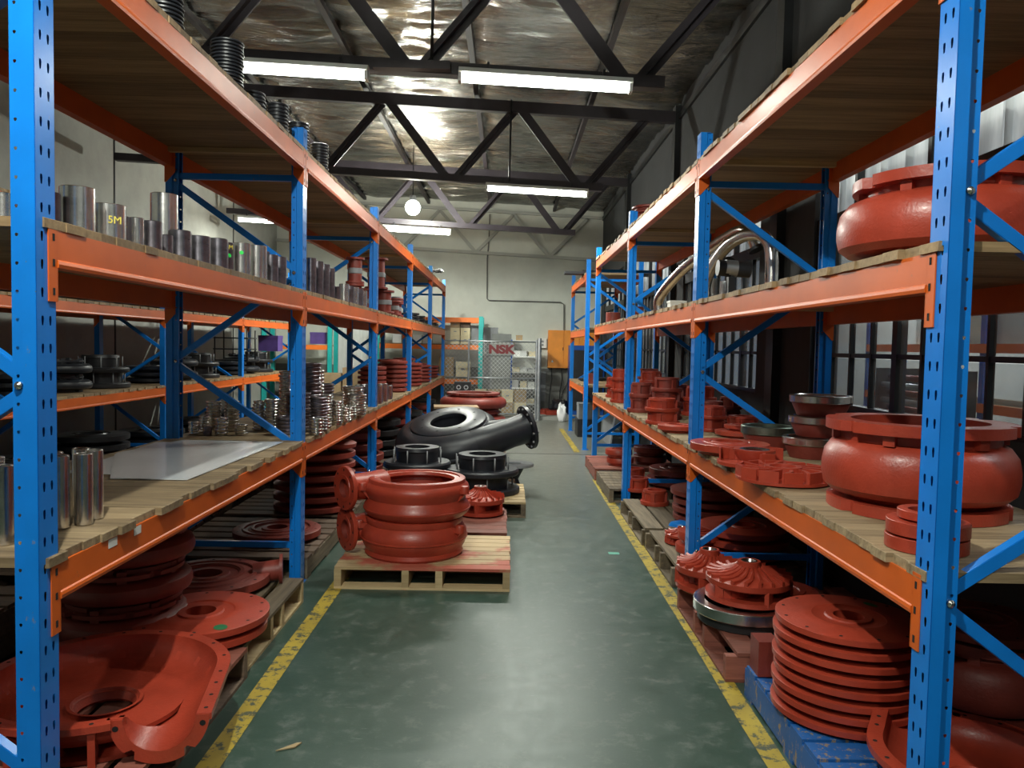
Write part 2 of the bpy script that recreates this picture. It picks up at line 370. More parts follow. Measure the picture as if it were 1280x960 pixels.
# right wall
BAYS = [(-4.2, 0.6), (1.5, 5.45), (6.62, 9.5), (10.35, 13.4), (14.25, 17.3)]
m = M(); m.box(XR, XR + .2, YF, YB, 0, 1.165); m.box(XR, XR + .2, YF, YB, 3.05, 5.0)
prev = YF
for a, b_ in BAYS:
    m.box(XR, XR + .2, prev, a, 1.165, 3.05); prev = b_
m.box(XR, XR + .2, prev, YB, 1.165, 3.05)
wr = struct('wall_right', m, wall_dark)
for y in (2.15, 6.1, 9.98, 13.88):                              # wall columns
    struct('wall_column', M().box(XR - .07, XR, y - .08, y + .08, 0, 4.6), frame_m, wr)
struct('wall_rail', M().box(XR - .03, XR, YF, YB, 4.42, 4.5), frame_m, wr)
wn = 0
for a, b_ in BAYS:
    wn += 1
    n = round((b_ - a) / 0.283); p = (b_ - a) / n
    win = struct('window_%d' % wn, M().box(XR + .02, XR + .10, a, b_, 1.165, 1.195).box(XR + .02, XR + .10, a, b_, 2.33, 2.44).box(XR + .035, XR + .07, a, b_, 1.492, 1.52).box(XR + .035, XR + .07, a, b_, 1.90, 1.922), frame_m)
    win['kind'] = 'structure'
    rows = [(1.195, 1.49), (1.52, 1.90), (1.925, 2.33)]
    pane_me = {}
    for i in range(n + 1):
        thick = .028 if i % 4 == 2 else .010
        struct('mullion', M().box(XR + .030, XR + (.09 if thick > .02 else .062), a + i * p - thick, a + i * p + thick, 1.17, 2.34), frame_m, win)
    for i in range(n):
        for q, (z0, z1) in enumerate(rows):
            if q not in pane_me: pane_me[q] = M().box(0, .005, 0, p - .02, 0, z1 - z0).mesh('pane', glass_m)
            obj('pane', pane_me[q], None, win, (XR + .05, a + i * p + .01, z0))
    me = M().prism([(0, 0), (.03, .012), (.03, p - .025), (0, p - .012), (.006, p - .012), (.036, p - .025), (.036, .012), (.006, 0)], 0, .60, 'Z').mesh('cladding_sheet', clad_m)
    for i in range(n): obj('cladding_sheet', me, None, win, (XR + .05, a + i * p + .005, 2.44))
    for i in range(0, n + 1, 3): struct('cladding_post', M().box(XR + .03, XR + .09, a + i * p - .018, a + i * p + .018, 2.44, 3.05), frame_m, win)
# the neighbouring bay seen through the windows
struct('wall_beyond', M().box(XR + 5.3, XR + 5.5, YF, YB, 0, 5), wall_out)
struct('ceiling_beyond', M().box(XR + .2, XR + 5.5, YF, YB, 4.9, 5.0), wall_out)
for i, y in enumerate((1.0, 5.0, 9.0, 13.0)):
    area('added_light_beyond', (XR + 3.2, y + 1, 4.6), 2.6, 0.6, 190, (0.93, 0.98, 1.0))  # unseen area lights added to brighten the panes and cladding from behind
# painted floor lines
def strip(name, x0, y0, x1, y1, w_, label):
    mm = M(); n = 24; d = Vector((x1 - x0, y1 - y0, 0)); pr = Vector((-d.y, d.x, 0)).normalized()
    vs = []; random.seed(int(abs(y0) * 10))
    for i in range(n + 1):
        c = Vector((x0, y0, .0025)) + d * (i / n)
        vs += [c - pr * (w_ / 2 + random.uniform(-.004, .004)), c + pr * (w_ / 2 + random.uniform(-.004, .004))]
    mm.add(vs, [(2 * i, 2 * i + 1, 2 * i + 3, 2 * i + 2) for i in range(n)])
    o = struct(name, mm, yel_m); return o
strip('floor_line', -1.03, YF, -1.05, 10.0, .085, '')
strip('floor_line', .985, YF, 1.055, 8.9, .085, '')
strip('floor_line', 1.045, 11.2, 1.03, 14.4, .085, '')
struct('floor_joint', M().box(-1.2, 2.1, 10.98, 11.0, 0, .002), black)
struct('kerb', M().box(-1.4, XR, 16.1, YB, 0, .07), kerb_m)
# roof trusses
def truss(y, label):
    t_ = thing('roof_truss', label, 'truss', (0, 0, 0), group=None)
    sl = -0.042
    zt = lambda x: 4.38 + sl * (x - XR) + .07
    zb = lambda x: 3.58 + sl * (x - .2) + .02
    obj('top_chord', M().bar((XL, y, zt(XL)), (XR, y, zt(XR)), .09, .14), truss_m, t_)
    obj('bottom_chord', M().channel((XL + .3, y, zb(XL + .3)), (1.16, y, zb(1.16)), .10, .085, .012), truss_m, t_)
    x = -0.76
    k = -3
    while k <= 1:
        xb = -0.76 + 1.67 * k
        for dx in (-.835, .835):
            if xb + dx < XL + .1: continue
            s1 = .06 if dx > 0 else -.06
            obj('diagonal', M().bar((xb + s1, y + (.03 if dx > 0 else -.03), zb(xb)), (min(xb + dx, XR) - s1 * .3, y + (.03 if dx > 0 else -.03), zt(xb + dx)), .11, .018, (0, 1, 0)).bar((xb + s1, y, zb(xb)), (min(xb + dx, XR) - s1 * .3, y, zt(xb + dx)), .012, .06, (0, 1, 0)), truss_m, t_)
        k += 1
    return t_
for y, l in ((-1.75, 'dark steel roof truss behind the viewer'), (2.15, 'dark steel roof truss directly overhead, out of view'), (6.05, 'nearest dark steel roof truss, carrying two lit tubes'), (9.95, 'second dark steel roof truss, carrying one lit tube'), (13.85, 'third dark steel roof truss, beside the glowing round lamp')): truss(y, l)
tb = thing('roof_truss', 'white-painted truss set flat against the back wall', 'truss', (0, 0, 0))
zt = lambda x: 4.42 - .042 * (x - XR); zb = lambda x: 3.60 - .042 * (x - .2)
obj('top_chord', M().bar((XL, YB - .03, zt(XL) + .05), (XR, YB - .03, zt(XR) + .05), .10, .06), truss_shaded, tb)
obj('bottom_chord', M().bar((XL, YB - .03, zb(XL)), (XR, YB - .05, zb(XR)), .11, .07), truss_shaded, tb)
for k in range(-3, 2):
    xb = -0.76 + 1.67 * k
    for dx in (-.835, .835):
        if XL < xb + dx < XR + .3: obj('diagonal', M().bar((xb, YB - .055, zb(xb)), (min(xb + dx, XR - .05), YB - .055, zt(xb + dx)), .07, .07, (0, 1, 0)), truss_shaded, tb)
for i, x in enumerate((-4.75, -3.3, -1.85, -.45, 1.0)):
    o = obj('roof_purlin', M().bar((x, YF, roofz(x) + .03), (x, YB, roofz(x) + .03), .06, .07), truss_m)
    tag(o, ['roof purlin nearest the left wall', 'roof purlin second from the left wall', 'roof purlin third from the left wall, above the round lamp', 'roof purlin over the middle of the aisle', 'roof purlin nearest the right wall'][i], 'purlin')
# fluorescent lamps
def lamp(x0, x1, y, z, label, dark=False, power=TUBE_W):
    L = x1 - x0; sl = -.042
    t_ = thing('fluorescent_lamp', label, 'lamp', ((x0 + x1) / 2, y, z), rot=(0, math.atan(.042), 0))
    obj('housing', M().prism([(-.055, .045), (-.03, .085), (.03, .085), (.055, .045), (.03, .035), (-.03, .035)], -L / 2 - .03, L / 2 + .03, 'X'), white_p if not dark else greyp, t_)
    for s in (-1, 1): obj('end_cap', M().box(-.012, .012, -.04, .04, -.02, .05), grey_lt, t_, (s * (L / 2 + .018), 0, 0))
    for s in (-1, 1): obj('tube', M().tube([(-L / 2, s * .022, 0), (L / 2, s * .022, 0)], .015, 10), tube_m if not dark else grey_lt, t_)
    for s in (-1, 1): obj('hanger', M().box(-.01, .01, -.01, .01, .08, .14), black, t_, (s * L * .35, 0, 0))
    if not dark:
        a = area('lamp_light', ((x0 + x1) / 2, y, z - .02), L, .05, power, LCOL, (0, math.atan(.042), 0))
    return t_
lamp(-.38, .873, 5.95, 3.50, 'lit fluorescent tube on the nearest truss, right of two')
lamp(-2.35, -1.12, 5.95, 3.55, 'lit fluorescent tube on the nearest truss, left of two')
lamp(-.284, .946, 9.85, 3.46, 'lit fluorescent tube on the second truss', power=TUBE_W * 2.4)
lamp(-2.2, -1.07, 13.75, 3.50, 'lit fluorescent tube on the third truss, beyond the round lamp', power=TUBE_W * 4.2)
lamp(-4.75, -3.9, 13.75, 3.62, 'lit tube far left above the other rack row', power=TUBE_W * .6)
o = obj('batten', M().box(-.29, .29, -.04, .04, -.03, .03), truss_m, None, (-.76, 5.95, 3.62)); tag(o, 'short dark lamp batten hanging between the two tubes', 'batten')
# pendant lamps with glowing globes
def pendant(label, x, y, z, power, top):
    t_ = thing('pendant_lamp', label, 'lamp', (x, y, z))
    obj('globe', M().lathe([(.001, -.13), (.06, -.12), (.11, -.07), (.13, 0), (.10, .07), (.05, .11), (.001, .12)], 24), tube_m, t_)
    obj('cap', M().lathe([(.001, .2), (.05, .19), (.06, .10), (.001, .10)], 20), greyp, t_)
    obj('rod', M().tube([(0, 0, .19), (0, 0, top - z)], .008, 8), black, t_)
    pl = bpy.data.lights.new('pendant_light', 'POINT'); pl.energy = power; pl.shadow_soft_size = .045; pl.color = LCOL
    po = bpy.data.objects.new('pendant_light', pl); COL.objects.link(po); po.location = (x, y, z - .24)
pendant('round glowing white pendant lamp under the roof', -1.618, 13.0, 3.80, 150, 4.82)
pendant('round pendant lamp overhead, out of view above the camera', -.72, .95, 3.85, KEY1, 4.80)
pendant('round pendant lamp behind the camera', -.30, -1.9, 3.85, KEY2, 4.75)
# hanging wires
for x, y, z0, l in ((-.62, 6.0, 3.62, 'thin black rod hanging to the nearest truss'), (-.02, 9.9, 3.6, 'thin black rod beside the second truss')):
    o = obj('hanger_rod', M().tube([(x, y, z0), (x + .01, y, 4.62)], .012, 8), black); tag(o, l, 'rod')
o = obj('conduit', M().tube([(-.46, 17.7, 4.5), (-.47, 17.76, 3.9), (-.5, 17.76, 3.5), (-.49, 17.76, 2.60), (-.44, 17.76, 2.56), (1.2, 17.76, 2.55), (1.27, 17.76, 2.5), (1.28, 17.76, 1.92)], .014, 8), conduit_m); tag(o, 'thin conduit running down and across the back wall to the orange cabinet', 'conduit')

# ================================================================== RACKS
PH = 2.83
def holed(mm, O, U, wid, zmax, pitch, holes):
    # a strip in the plane (U, Z) with a column of hexagonal holes at each (u, half width, half height)
    O = Vector(O); U = Vector(U); cuts = [0]
    hs = sorted(holes)
    for i in range(len(hs) - 1): cuts.append((hs[i][0] + hs[i + 1][0]) / 2)
    cuts.append(wid); nz = int(zmax / pitch)
    for r_ in range(nz):
        z0 = r_ * zmax / nz; z1 = (r_ + 1) * zmax / nz; zc = (z0 + z1) / 2
        for i, (u, a, b_) in enumerate(hs):
            L, R = cuts[i], cuts[i + 1]
            outer = [(L, z0), ((L + R) / 2, z0), (R, z0), (R, zc), (R, z1), ((L + R) / 2, z1), (L, z1), (L, zc)]
            inner = [(u - a * .5, zc - b_), (u, zc - b_), (u + a * .5, zc - b_), (u + a, zc + b_ * .3), (u + a * .7, zc + b_), (u, zc + b_), (u - a * .7, zc + b_), (u - a, zc + b_ * .3)]
            vs = [O + U * p + Vector((0, 0, q)) for p, q in outer + inner]
            mm.add(vs, [(k, (k + 1) % 8, 8 + (k + 1) % 8, 8 + k) for k in range(8)])
def post_mesh(sg, simple_=False):
    # section: front face at X=0 (toward the aisle) from y=0 to y=.09, sides run into the rack (sg)
    mm = M()
    if simple_:
        mm.box(min(0, sg * .06), max(0, sg * .06), 0, .09, 0, PH)
        return mm.mesh('post', blue)
    holed(mm, (0, 0, 0), (0, 1, 0), .09, PH, .076, [(.027, .006, .013), (.063, .006, .013)])
    for y, d in ((0, 1), (.09, -1)):
        mm.box(min(0, sg * .002), max(0, sg * .002), y - .0 if d > 0 else y - .002, y + .002 if d > 0 else y, 0, PH)
        mm.add([(0, y, 0), (sg * .038, y, 0), (sg * .038, y, PH), (0, y, PH)], [(0, 1, 2, 3)])
        mm.add([(sg * .038, y, 0), (sg * .044, y + d * .012, 0), (sg * .044, y + d * .012, PH), (sg * .038, y, PH)], [(0, 1, 2, 3)])
        holed(mm, (sg * .044, y + d * .012, 0), (sg, 0, 0), .030, PH, .076, [(.015, .0045, .0045)])
        mm.add([(sg * .074, y + d * .012, 0), (sg * .074, y + d * .026, 0), (sg * .074, y + d * .026, PH), (sg * .074, y + d * .012, PH)], [(0, 1, 2, 3)])
    mm.box(min(0, sg * .06), max(0, sg * .06), .0, .09, PH, PH + .002)
    return mm.mesh('post', blue)
POST = {(s, q): post_mesh(s, q) for s in (-1, 1) for q in (False, True)}
def brace_piece(mm, a, b_):
    mm.channel(a, b_, .034, .03, .003, (0, 1, 0))
    return mm
def rack(name, label, fx, s, ys, D, levels, boardmat, simple_from=99, far_x=None, n_board_parts=280, board_z=None, group=None, phase=0, thin=False, skip_low=False):
    """fx: aisle face; s: direction into the rack; ys: near face of every upright frame"""
    t_ = thing(name, label, 'racking', (fx, ys[0], 0), 0, group)
    ox, oy = fx, ys[0]
    pw = .09
    for i, y in enumerate(ys):
        sp = i >= simple_from
        obj('post', POST[(s, sp)], None, t_, (0, y - oy, 0))
        obj('post', POST[(-s, sp)], None, t_, (s * D, y - oy, 0))
        obj('foot_plate', M().box(min(-s * .01, s * .09), max(-s * .01, s * .09), -.015, .105, 0, .006), blue, t_, (0, y - oy, .0))
        # zigzag
        z = [.28, .86, 1.39, 1.95, 2.5]; yb = y - oy + .045
        xa, xb = s * .055, s * (D - .055)
        side = (i + phase) % 2
        for q in range(4):
            A = (xa if (q + side) % 2 == 0 else xb, yb, z[q] + .02); B = (xb if (q + side) % 2 == 0 else xa, yb, z[q + 1] - .02)
            obj('brace', brace_piece(M(), A, B), blue, t_)
        for zz in (.245, 2.53): obj('brace', brace_piece(M(), (xa, yb, zz), (xb, yb, zz)), blue, t_)
        if not sp:
            for q in range(5):
                X = xa if (q + side) % 2 == 0 else xb
                obj('bolt', M().lathe([(.001, .0), (.011, .0), (.011, .008), (.004, .014), (.001, .014)], 10), steel_m, t_, (X, y - oy + .012, z[q]), (PI / 2, 0, 0))
    for i in range(len(ys) - 1):
        L = ys[i + 1] - ys[i] - pw
        prof = [(0, 0), (s * -.045 * -1, 0), (s * .045, -.105), (-s * .004, -.105), (-s * .006, -.095), (-s * .004, -.086), (0, -.082)]
        prof2 = [(-x, z_) for x, z_ in prof]
        for zt_ in levels:
            for back in (0, 1):
                pr = [(x - s * .004, z_) for x, z_ in prof] if not back else [(x + s * D + s * .004, z_) for x, z_ in prof2]
                bm_ = obj('beam', M().prism(pr, 0, L), orange, t_, (0, ys[i] - oy + pw, zt_))
                for e in (0, 1):
                    y0 = -.040 if e == 0 else L; y1 = 0 if e == 0 else L + .040
                    X0 = -s * .005 if not back else s * (D + .005); sgn = s if not back else -s
                    ye = -.001 if e == 0 else L - .003
                    cm = M().box(min(X0, X0 + sgn * .004), max(X0, X0 + sgn * .004), y0, y1, -.2, .012)
                    cm.prism([(X0, .012), (X0 + sgn * .065, .012), (X0 + sgn * .065, -.14), (X0 + sgn * .01, -.2), (X0, -.2)], ye, ye + .004)
                    for hz in (-.02, -.09, -.17):
                        cm.cur = 1; yc = (y0 + y1) / 2 - .004 + (0 if e else .006); cm.box(min(X0 - sgn * .001, X0), max(X0 - sgn * .001, X0), yc - .004, yc + .006, hz - .012, hz + .008); cm.cur = 0
                    obj('connector_plate', cm, [orange, hole_m], bm_)
    return t_, ox, oy
LL = [.881, 1.822, 2.685]; RL = [.911, 1.796, 2.658]
YL = [2.10 + 2.7 * i for i in range(6)]; YR = [2.02 + 2.7 * i for i in range(4)]
rkL, lx, ly = rack('pallet_rack', 'long blue and orange pallet racking along the left of the aisle', -1.27, -1, YL, .84, LL, deck_w, simple_from=3, phase=0)
rkR, rx_, ry = rack('pallet_rack', 'blue and orange pallet racking along the right, beside the windows', 1.14, 1, YR, .84, RL, deck_w, simple_from=3, phase=1)
rkR2, r2x, r2y = rack('pallet_rack', 'far separate bay of blue racking on the right, near the orange cabinet', 1.15, 1, [11.5, 14.12], .84, [.93, 1.80, 2.62], deck_w, simple_from=0)
rkL2, l2x, l2y = rack('pallet_rack', 'blue racking in the other row against the left wall', -4.1, 1 * -1, [3.9 + 2.7 * i for i in range(5)], .84, [.95, 1.86, 2.69], deck_w, simple_from=0)
random.seed(3)
def boards(t_, fx, s, y0, y1, oy, z, D, mat, parts=True, w_=.098, tk=.025, over=.012, loose=1.0, plank_gap=.002):
    y = y0; stuff = M()
    me_cache = []
    while y < y1 - .03:
        ww = min(w_ * random.uniform(.92, 1.06), y1 - y)
        a = -over * random.uniform(-.3, 1.2) * loose; b_ = D + over * random.uniform(0, 1)
        tt = .0285 * random.uniform(.93, 1.0)
        mm = M() if parts else stuff
        X0, X1 = sorted((s * a, s * b_))
        mm.prism([(X0, 0), (X0 + .002, tt - .001), (X0 + .004, tt), (X1 - .004, tt), (X1, tt - .002), (X1, 0)], y - oy, y - oy + ww - plank_gap)
        if parts: obj('deck_board', mm, mat, t_, (0, 0, z))
        y += ww
    if not parts: obj('deck_boards', stuff, mat, t_, (0, 0, z), kind='stuff')
for li, z in enumerate(LL):
    for i in range(5):
        boards(rkL, -1.27, -1, YL[i] + .03 if i == 0 else YL[i] + .045, YL[i + 1] + .045, ly, z, .84, deck_g if li == 0 else deck_w, parts=(i < 2), tk=.030 if li == 0 else .026, loose=1.6 if li == 0 else .6)
for li, z in enumerate(RL):
    for i in range(3):
        boards(rkR, 1.14, 1, YR[i] + .03 if i == 0 else YR[i] + .045, YR[i + 1] + .045, ry, z, .84, deck_g if li == 0 else deck_w, parts=(i < 2), tk=.030, loose=1.4)
for z in (.93, 1.80, 2.62): boards(rkR2, 1.15, 1, 11.6, 14.15, r2y, z, .84, deck_w, parts=False)
for z in (.95, 1.86, 2.69):
    for i in range(4): boards(rkL2, -4.1, -1, 3.95 + 2.7 * i, 6.6 + 2.7 * i, l2y, z, .84, deck_w, parts=False)
for (t_, s, ox, oy_, ys, z) in ((rkL, -1, 0, ly, YL[1:4], LL[2]), (rkR, 1, 0, ry, YR[1:3], RL[2])):
    for y in ys: obj('support_batten', M().box(min(s * .02, s * .83), max(s * .02, s * .83), -.06, -.02, -.028, -.001), pal_edge, t_, (0, y - oy_, z))
for y in (YR[1],): obj('support_batten', M().box(.02, .83, -.1, -.05, -.028, -.001), pal_edge, rkR, (0, y - ry, RL[1]))
ZL = [z + .0288 for z in LL]; ZR = [z + .0288 for z in RL]
for yy, ww in ((2.46, .055), (2.63, .05), (2.9, .0)):
    if ww: obj('paper_tag', M().box(.0042, .0052, yy - ly, yy - ly + ww, LL[0] - .032, LL[0] - .004), white_p, rkL)
for yy in (2.465, 2.635):
    for k in range(4): pass

# ================================================================== PALLETS
def pallet(name, label, x, y, w_, d_, rz=0, mats=(pal_dark, pal_dark), h=.14, slats=7, run='X', z=0, nst=4, gap=.02):
    """top boards run along X when run == 'X' (stringers along Y)"""
    if run == 'Y': rz += PI / 2; w_, d_ = d_, w_
    t_ = thing(name, label, 'pallet', (x, y, z), rz)
    bw = d_ / slats
    me = M().box(-w_ / 2, w_ / 2, 0, bw - gap, 0, .018).mesh('slat', mats[0])
    for i in range(slats): obj('slat', me, None, t_, (random.uniform(-.004, .004), -d_ / 2 + i * bw, h - .018))
    me = M().box(-.022, .022, -d_ / 2, d_ / 2, .016, h - .018).mesh('stringer', mats[1])
    fr = {4: (0, .40, .60, 1), 3: (0, .5, 1), 5: (0, .25, .5, .75, 1)}[nst]
    for f in fr: obj('stringer', me, None, t_, (-w_ / 2 + .022 + f * (w_ - .044), 0, 0))
    me = M().box(-w_ / 2, w_ / 2, -.05, .05, 0, .016).mesh('base_board', mats[1])
    for yy in (-d_ / 2 + .05, 0, d_ / 2 - .05): obj('base_board', me, None, t_, (0, yy, 0))
    return t_
PZ = .14

# ================================================================== CASTINGS AND PARTS
def holes(mm, R, n, z, r=.008, a0=0, x=0, y=0, up=1):
    for i in range(n):
        a = a0 + 2 * PI * i / n; cx, cy = x + R * math.cos(a), y + R * math.sin(a)
        vs = [(cx + r * math.cos(k * PI / 4), cy + r * math.sin(k * PI / 4), z) for k in range(8)]
        mm.add(vs, [tuple(range(8))])
    return mm
def hollow(ro, ri, h, n=36, ch=.003):
    return M().lathe([(ri, ch), (ri + ch, 0), (ro - ch, 0), (ro, ch), (ro, h - ch), (ro - ch, h), (ri + ch, h), (ri, h - ch)], n, closed=True)
_c = {}
def cached(key, fn):
    if key not in _c: _c[key] = fn()
    return _c[key]
def sleeve(x, y, z, r, h, mat, label, group=None, wall=.012, name='steel_sleeve', cat='cylinder'):
    me = cached(('sl', round(r, 4), round(h, 4), mat.name, wall), lambda: hollow(r, max(.004, r - wall), h, 40, .002).mesh(name, mat))
    o = obj(name, me, None, None, (x, y, z)); return tag(o, label, cat, group)
def ring_stack(x, y, z, r, n, h, desc, mat=steel_m, group=None, wall=.35, jitter=.002, name='steel_ring', kindtxt='steel ring', grooved=True, gap=.0):
    def mk():
        ri = r * (1 - wall)
        if grooved:
            return M().lathe([(ri, .001), (r * .86, .0), (r * .87, h * .30), (r * .97, h * .36), (r, h * .5), (r, h * .80), (r * .95, h * .96), (r * .9, h), (ri + .001, h), (ri, h * .95)], 28, closed=True).mesh(name, mat)
        return hollow(r, ri, h, 32, .0015).mesh(name, mat)
    me = cached(('rs', round(r, 4), round(h, 4), mat.name, wall, grooved), mk)
    for k in range(n):
        o = obj(name, me, None, None, (x + random.uniform(-jitter, jitter), y + random.uniform(-jitter, jitter), z + k * (h + gap)), (0, 0, random.uniform(0, 6)))
        i = n - 1 - k
        tag(o, '%s, %s of the %s' % (kindtxt, oname(i, n), desc), 'ring', group)
def volute_ring(name, label, loc, R=.33, H=.30, mat=red, rz=0, notches=6, open_r=.22, group=None, flange=.275, bot=.26):
    """barrel casing: bulging body between a thick notched top flange and a lower flange"""
    t_ = thing(name, label, 'pump casing', loc, rz, group)
    prof = [(open_r * .98, H * .12), (bot * .9, H * .12), (bot * .93, H * .17), (R * .90, H * .19), (R * .975, H * .26), (R * 1.0, H * .38), (R * 1.0, H * .5), (R * .975, H * .64), (R * .90, H * .745), (R * .82, H * .78), (flange * .93, H * .80), (flange * .93, H * .90), (open_r, H * .90)]
    inner = [(open_r, H * .86), (R * .9, H * .70), (R * .96, H * .45), (R * .88, H * .22), (open_r * .98, H * .18)]
    obj('body', M().lathe(prof + inner, 72, closed=True), mat, t_)
    def fl(r0, r1, z0, z1, n, depth):
        mm = M(); K = n * 16; vs = []
        for i in range(K):
            a = 2 * PI * i / K; ph = (i % 16)
            rr = r1 - (depth if ph in (0, 1) else 0)
            c, s2 = math.cos(a), math.sin(a)
            vs += [(r0 * c, r0 * s2, z0), (rr * c, rr * s2, z0), (rr * c, rr * s2, z1), (r0 * c, r0 * s2, z1)]
        fs = []
        for i in range(K):
            j = (i + 1) % K
            for q in range(4): fs.append((i * 4 + q, j * 4 + q, j * 4 + (q + 1) % 4, i * 4 + (q + 1) % 4))
        return mm.add(vs, fs, True)
    obj('top_flange', fl(open_r, flange * 1.10, H * .885, H, notches, .028), mat, t_)
    obj('bottom_flange', fl(open_r, flange * 1.06, 0, H * .12, notches, .028), mat, t_)
    lg = M().box(-.02, .02, -.02, .02, -.01, .05).mesh('rib', mat)
    for i in range(notches):
        a = 2 * PI * (i + .5) / notches; obj('rib', lg, None, t_, (flange * .95 * math.cos(a), flange * .95 * math.sin(a), H * .80), (0, 0, a))
    return t_
def elbow_volute(name, label, loc, rz, R=.335, H=.25, mat=red, L=.20, two=False):
    """centre-aisle casing: round bulged body, tangential outlet pipe with bolted flange, lugs"""
    t_ = thing(name, label, 'pump casing', loc, rz)
    prof = [(R * .70, .0), (R * .92, .0), (R * .95, .015), (R * .93, .04), (R * .985, .075), (R * 1.02, .115), (R * 1.01, .155), (R * .95, .19), (R * .91, .205), (R * .93, .22), (R * .925, H - .004), (R * .90, H), (R * .82, H), (R * .815, H - .008), (R * .72, H - .010), (R * .70, H - .03), (R * .90, .16), (R * .95, .11), (R * .86, .05), (R * .70, .03)]
    if two: prof = [(R * .70, .0), (R * .90, .0), (R * .985, .022), (R * 1.025, .05), (R * 1.01, .078), (R * .955, .10), (R * .935, .118), (R * .95, .135), (R * 1.0, .165), (R * 1.005, .185), (R * .985, .205), (R * .935, .222), (R * .925, H - .004)] + prof[11:16] + [(R * .93, .19), (R * .88, .12), (R * .93, .06), (R * .70, .03)]
    obj('body', M().lathe(prof, 80, closed=True), mat, t_)
    # seam step round the body
    obj('seam', M().lathe([(R * 1.012, .106 - .06 * two), (R * 1.03, .110 - .06 * two), (R * 1.03, .118 - .06 * two), (R * 1.012, .122 - .06 * two)], 80), mat, t_)
    # tangential outlet (local -x direction, along the +y side)
    yo = R - .11; zc = .178 if two else .152
    xe = -L - R * .65
    obj('outlet_pipe', M().tube([(-.13, yo - .005, zc), (-.17, yo - .008, zc), (-.22, yo - .01, zc), (xe, yo - .015, zc)], [.100, .098, .092, .088], 28), mat, t_)
    f = M(); 
    fl = obj('outlet_flange', M().lathe([(.062, 0), (.142, 0), (.145, .003), (.145, .026), (.110, .030), (.088, .05), (.062, .05)], 48, closed=True), mat, t_, (xe - .035, yo - .015, zc), (0, PI / 2, 0))
    obj('bore', M().lathe([(.001, .11), (.058, .11), (.062, .0)], 24), red2, fl)
    obj('raised_face', M().lathe([(.062, -.0015), (.088, -.0035), (.090, .0)], 40), mat, fl)
    hm = holes(M(), .122, 8, -.0006, .009); obj('bolt_hole', hm, hole_m, fl, kind='stuff')
    for a in (-1.15, 1.95, 2.75, .5):
        c, s2 = math.cos(a), math.sin(a)
        lug = obj('lifting_lug', M().lathe([(.001, .036), (.024, .034), (.030, .022), (.030, -.014), (.001, -.016)], 18).box(-.06, .01, -.028, .028, -.014, .018).prism([(-.065, -.10), (-.05, -.012), (.012, -.012)], -.010, .010), mat, t_, (R * 1.055 * c, R * 1.055 * s2, .185), (0, 0, a))
    return t_
def disc(name, label, x, y, z, R, h, mat=red, hub=.3, boss=True, nh=12, group=None, cat='cover plate', rz=0, tilt=(0, 0), slim=.35, patch=None):
    t_ = thing(name, label, cat, (x, y, z), 0, group, rot=(tilt[0], tilt[1], rz))
    b0 = h * (1 - slim)
    def mk():
        return M().lathe([(R * hub, .0), (R * .80, 0), (R * .83, h * .30), (R * .97, h * .32), (R, h * .38), (R, h * .96), (R * .985, h), (R * .66, h), (R * .64, h * 1.06), (R * .5, h * 1.08), (R * .48, h * .98), (R * (hub + .12), h * .98), (R * (hub + .10), h * 1.12), (R * hub, h * 1.12)], 64, closed=True).mesh('plate', mat)
    obj('plate', cached(('disc', R, h, hub, mat.name), mk), None, t_)
    if nh:
        obj('bolt_hole', cached(('dh', R, h, nh), lambda: holes(M(), R * .90, nh, h + .0012, R * .026).mesh('bolt_hole', hole_m)), None, t_, kind='stuff')
    return t_
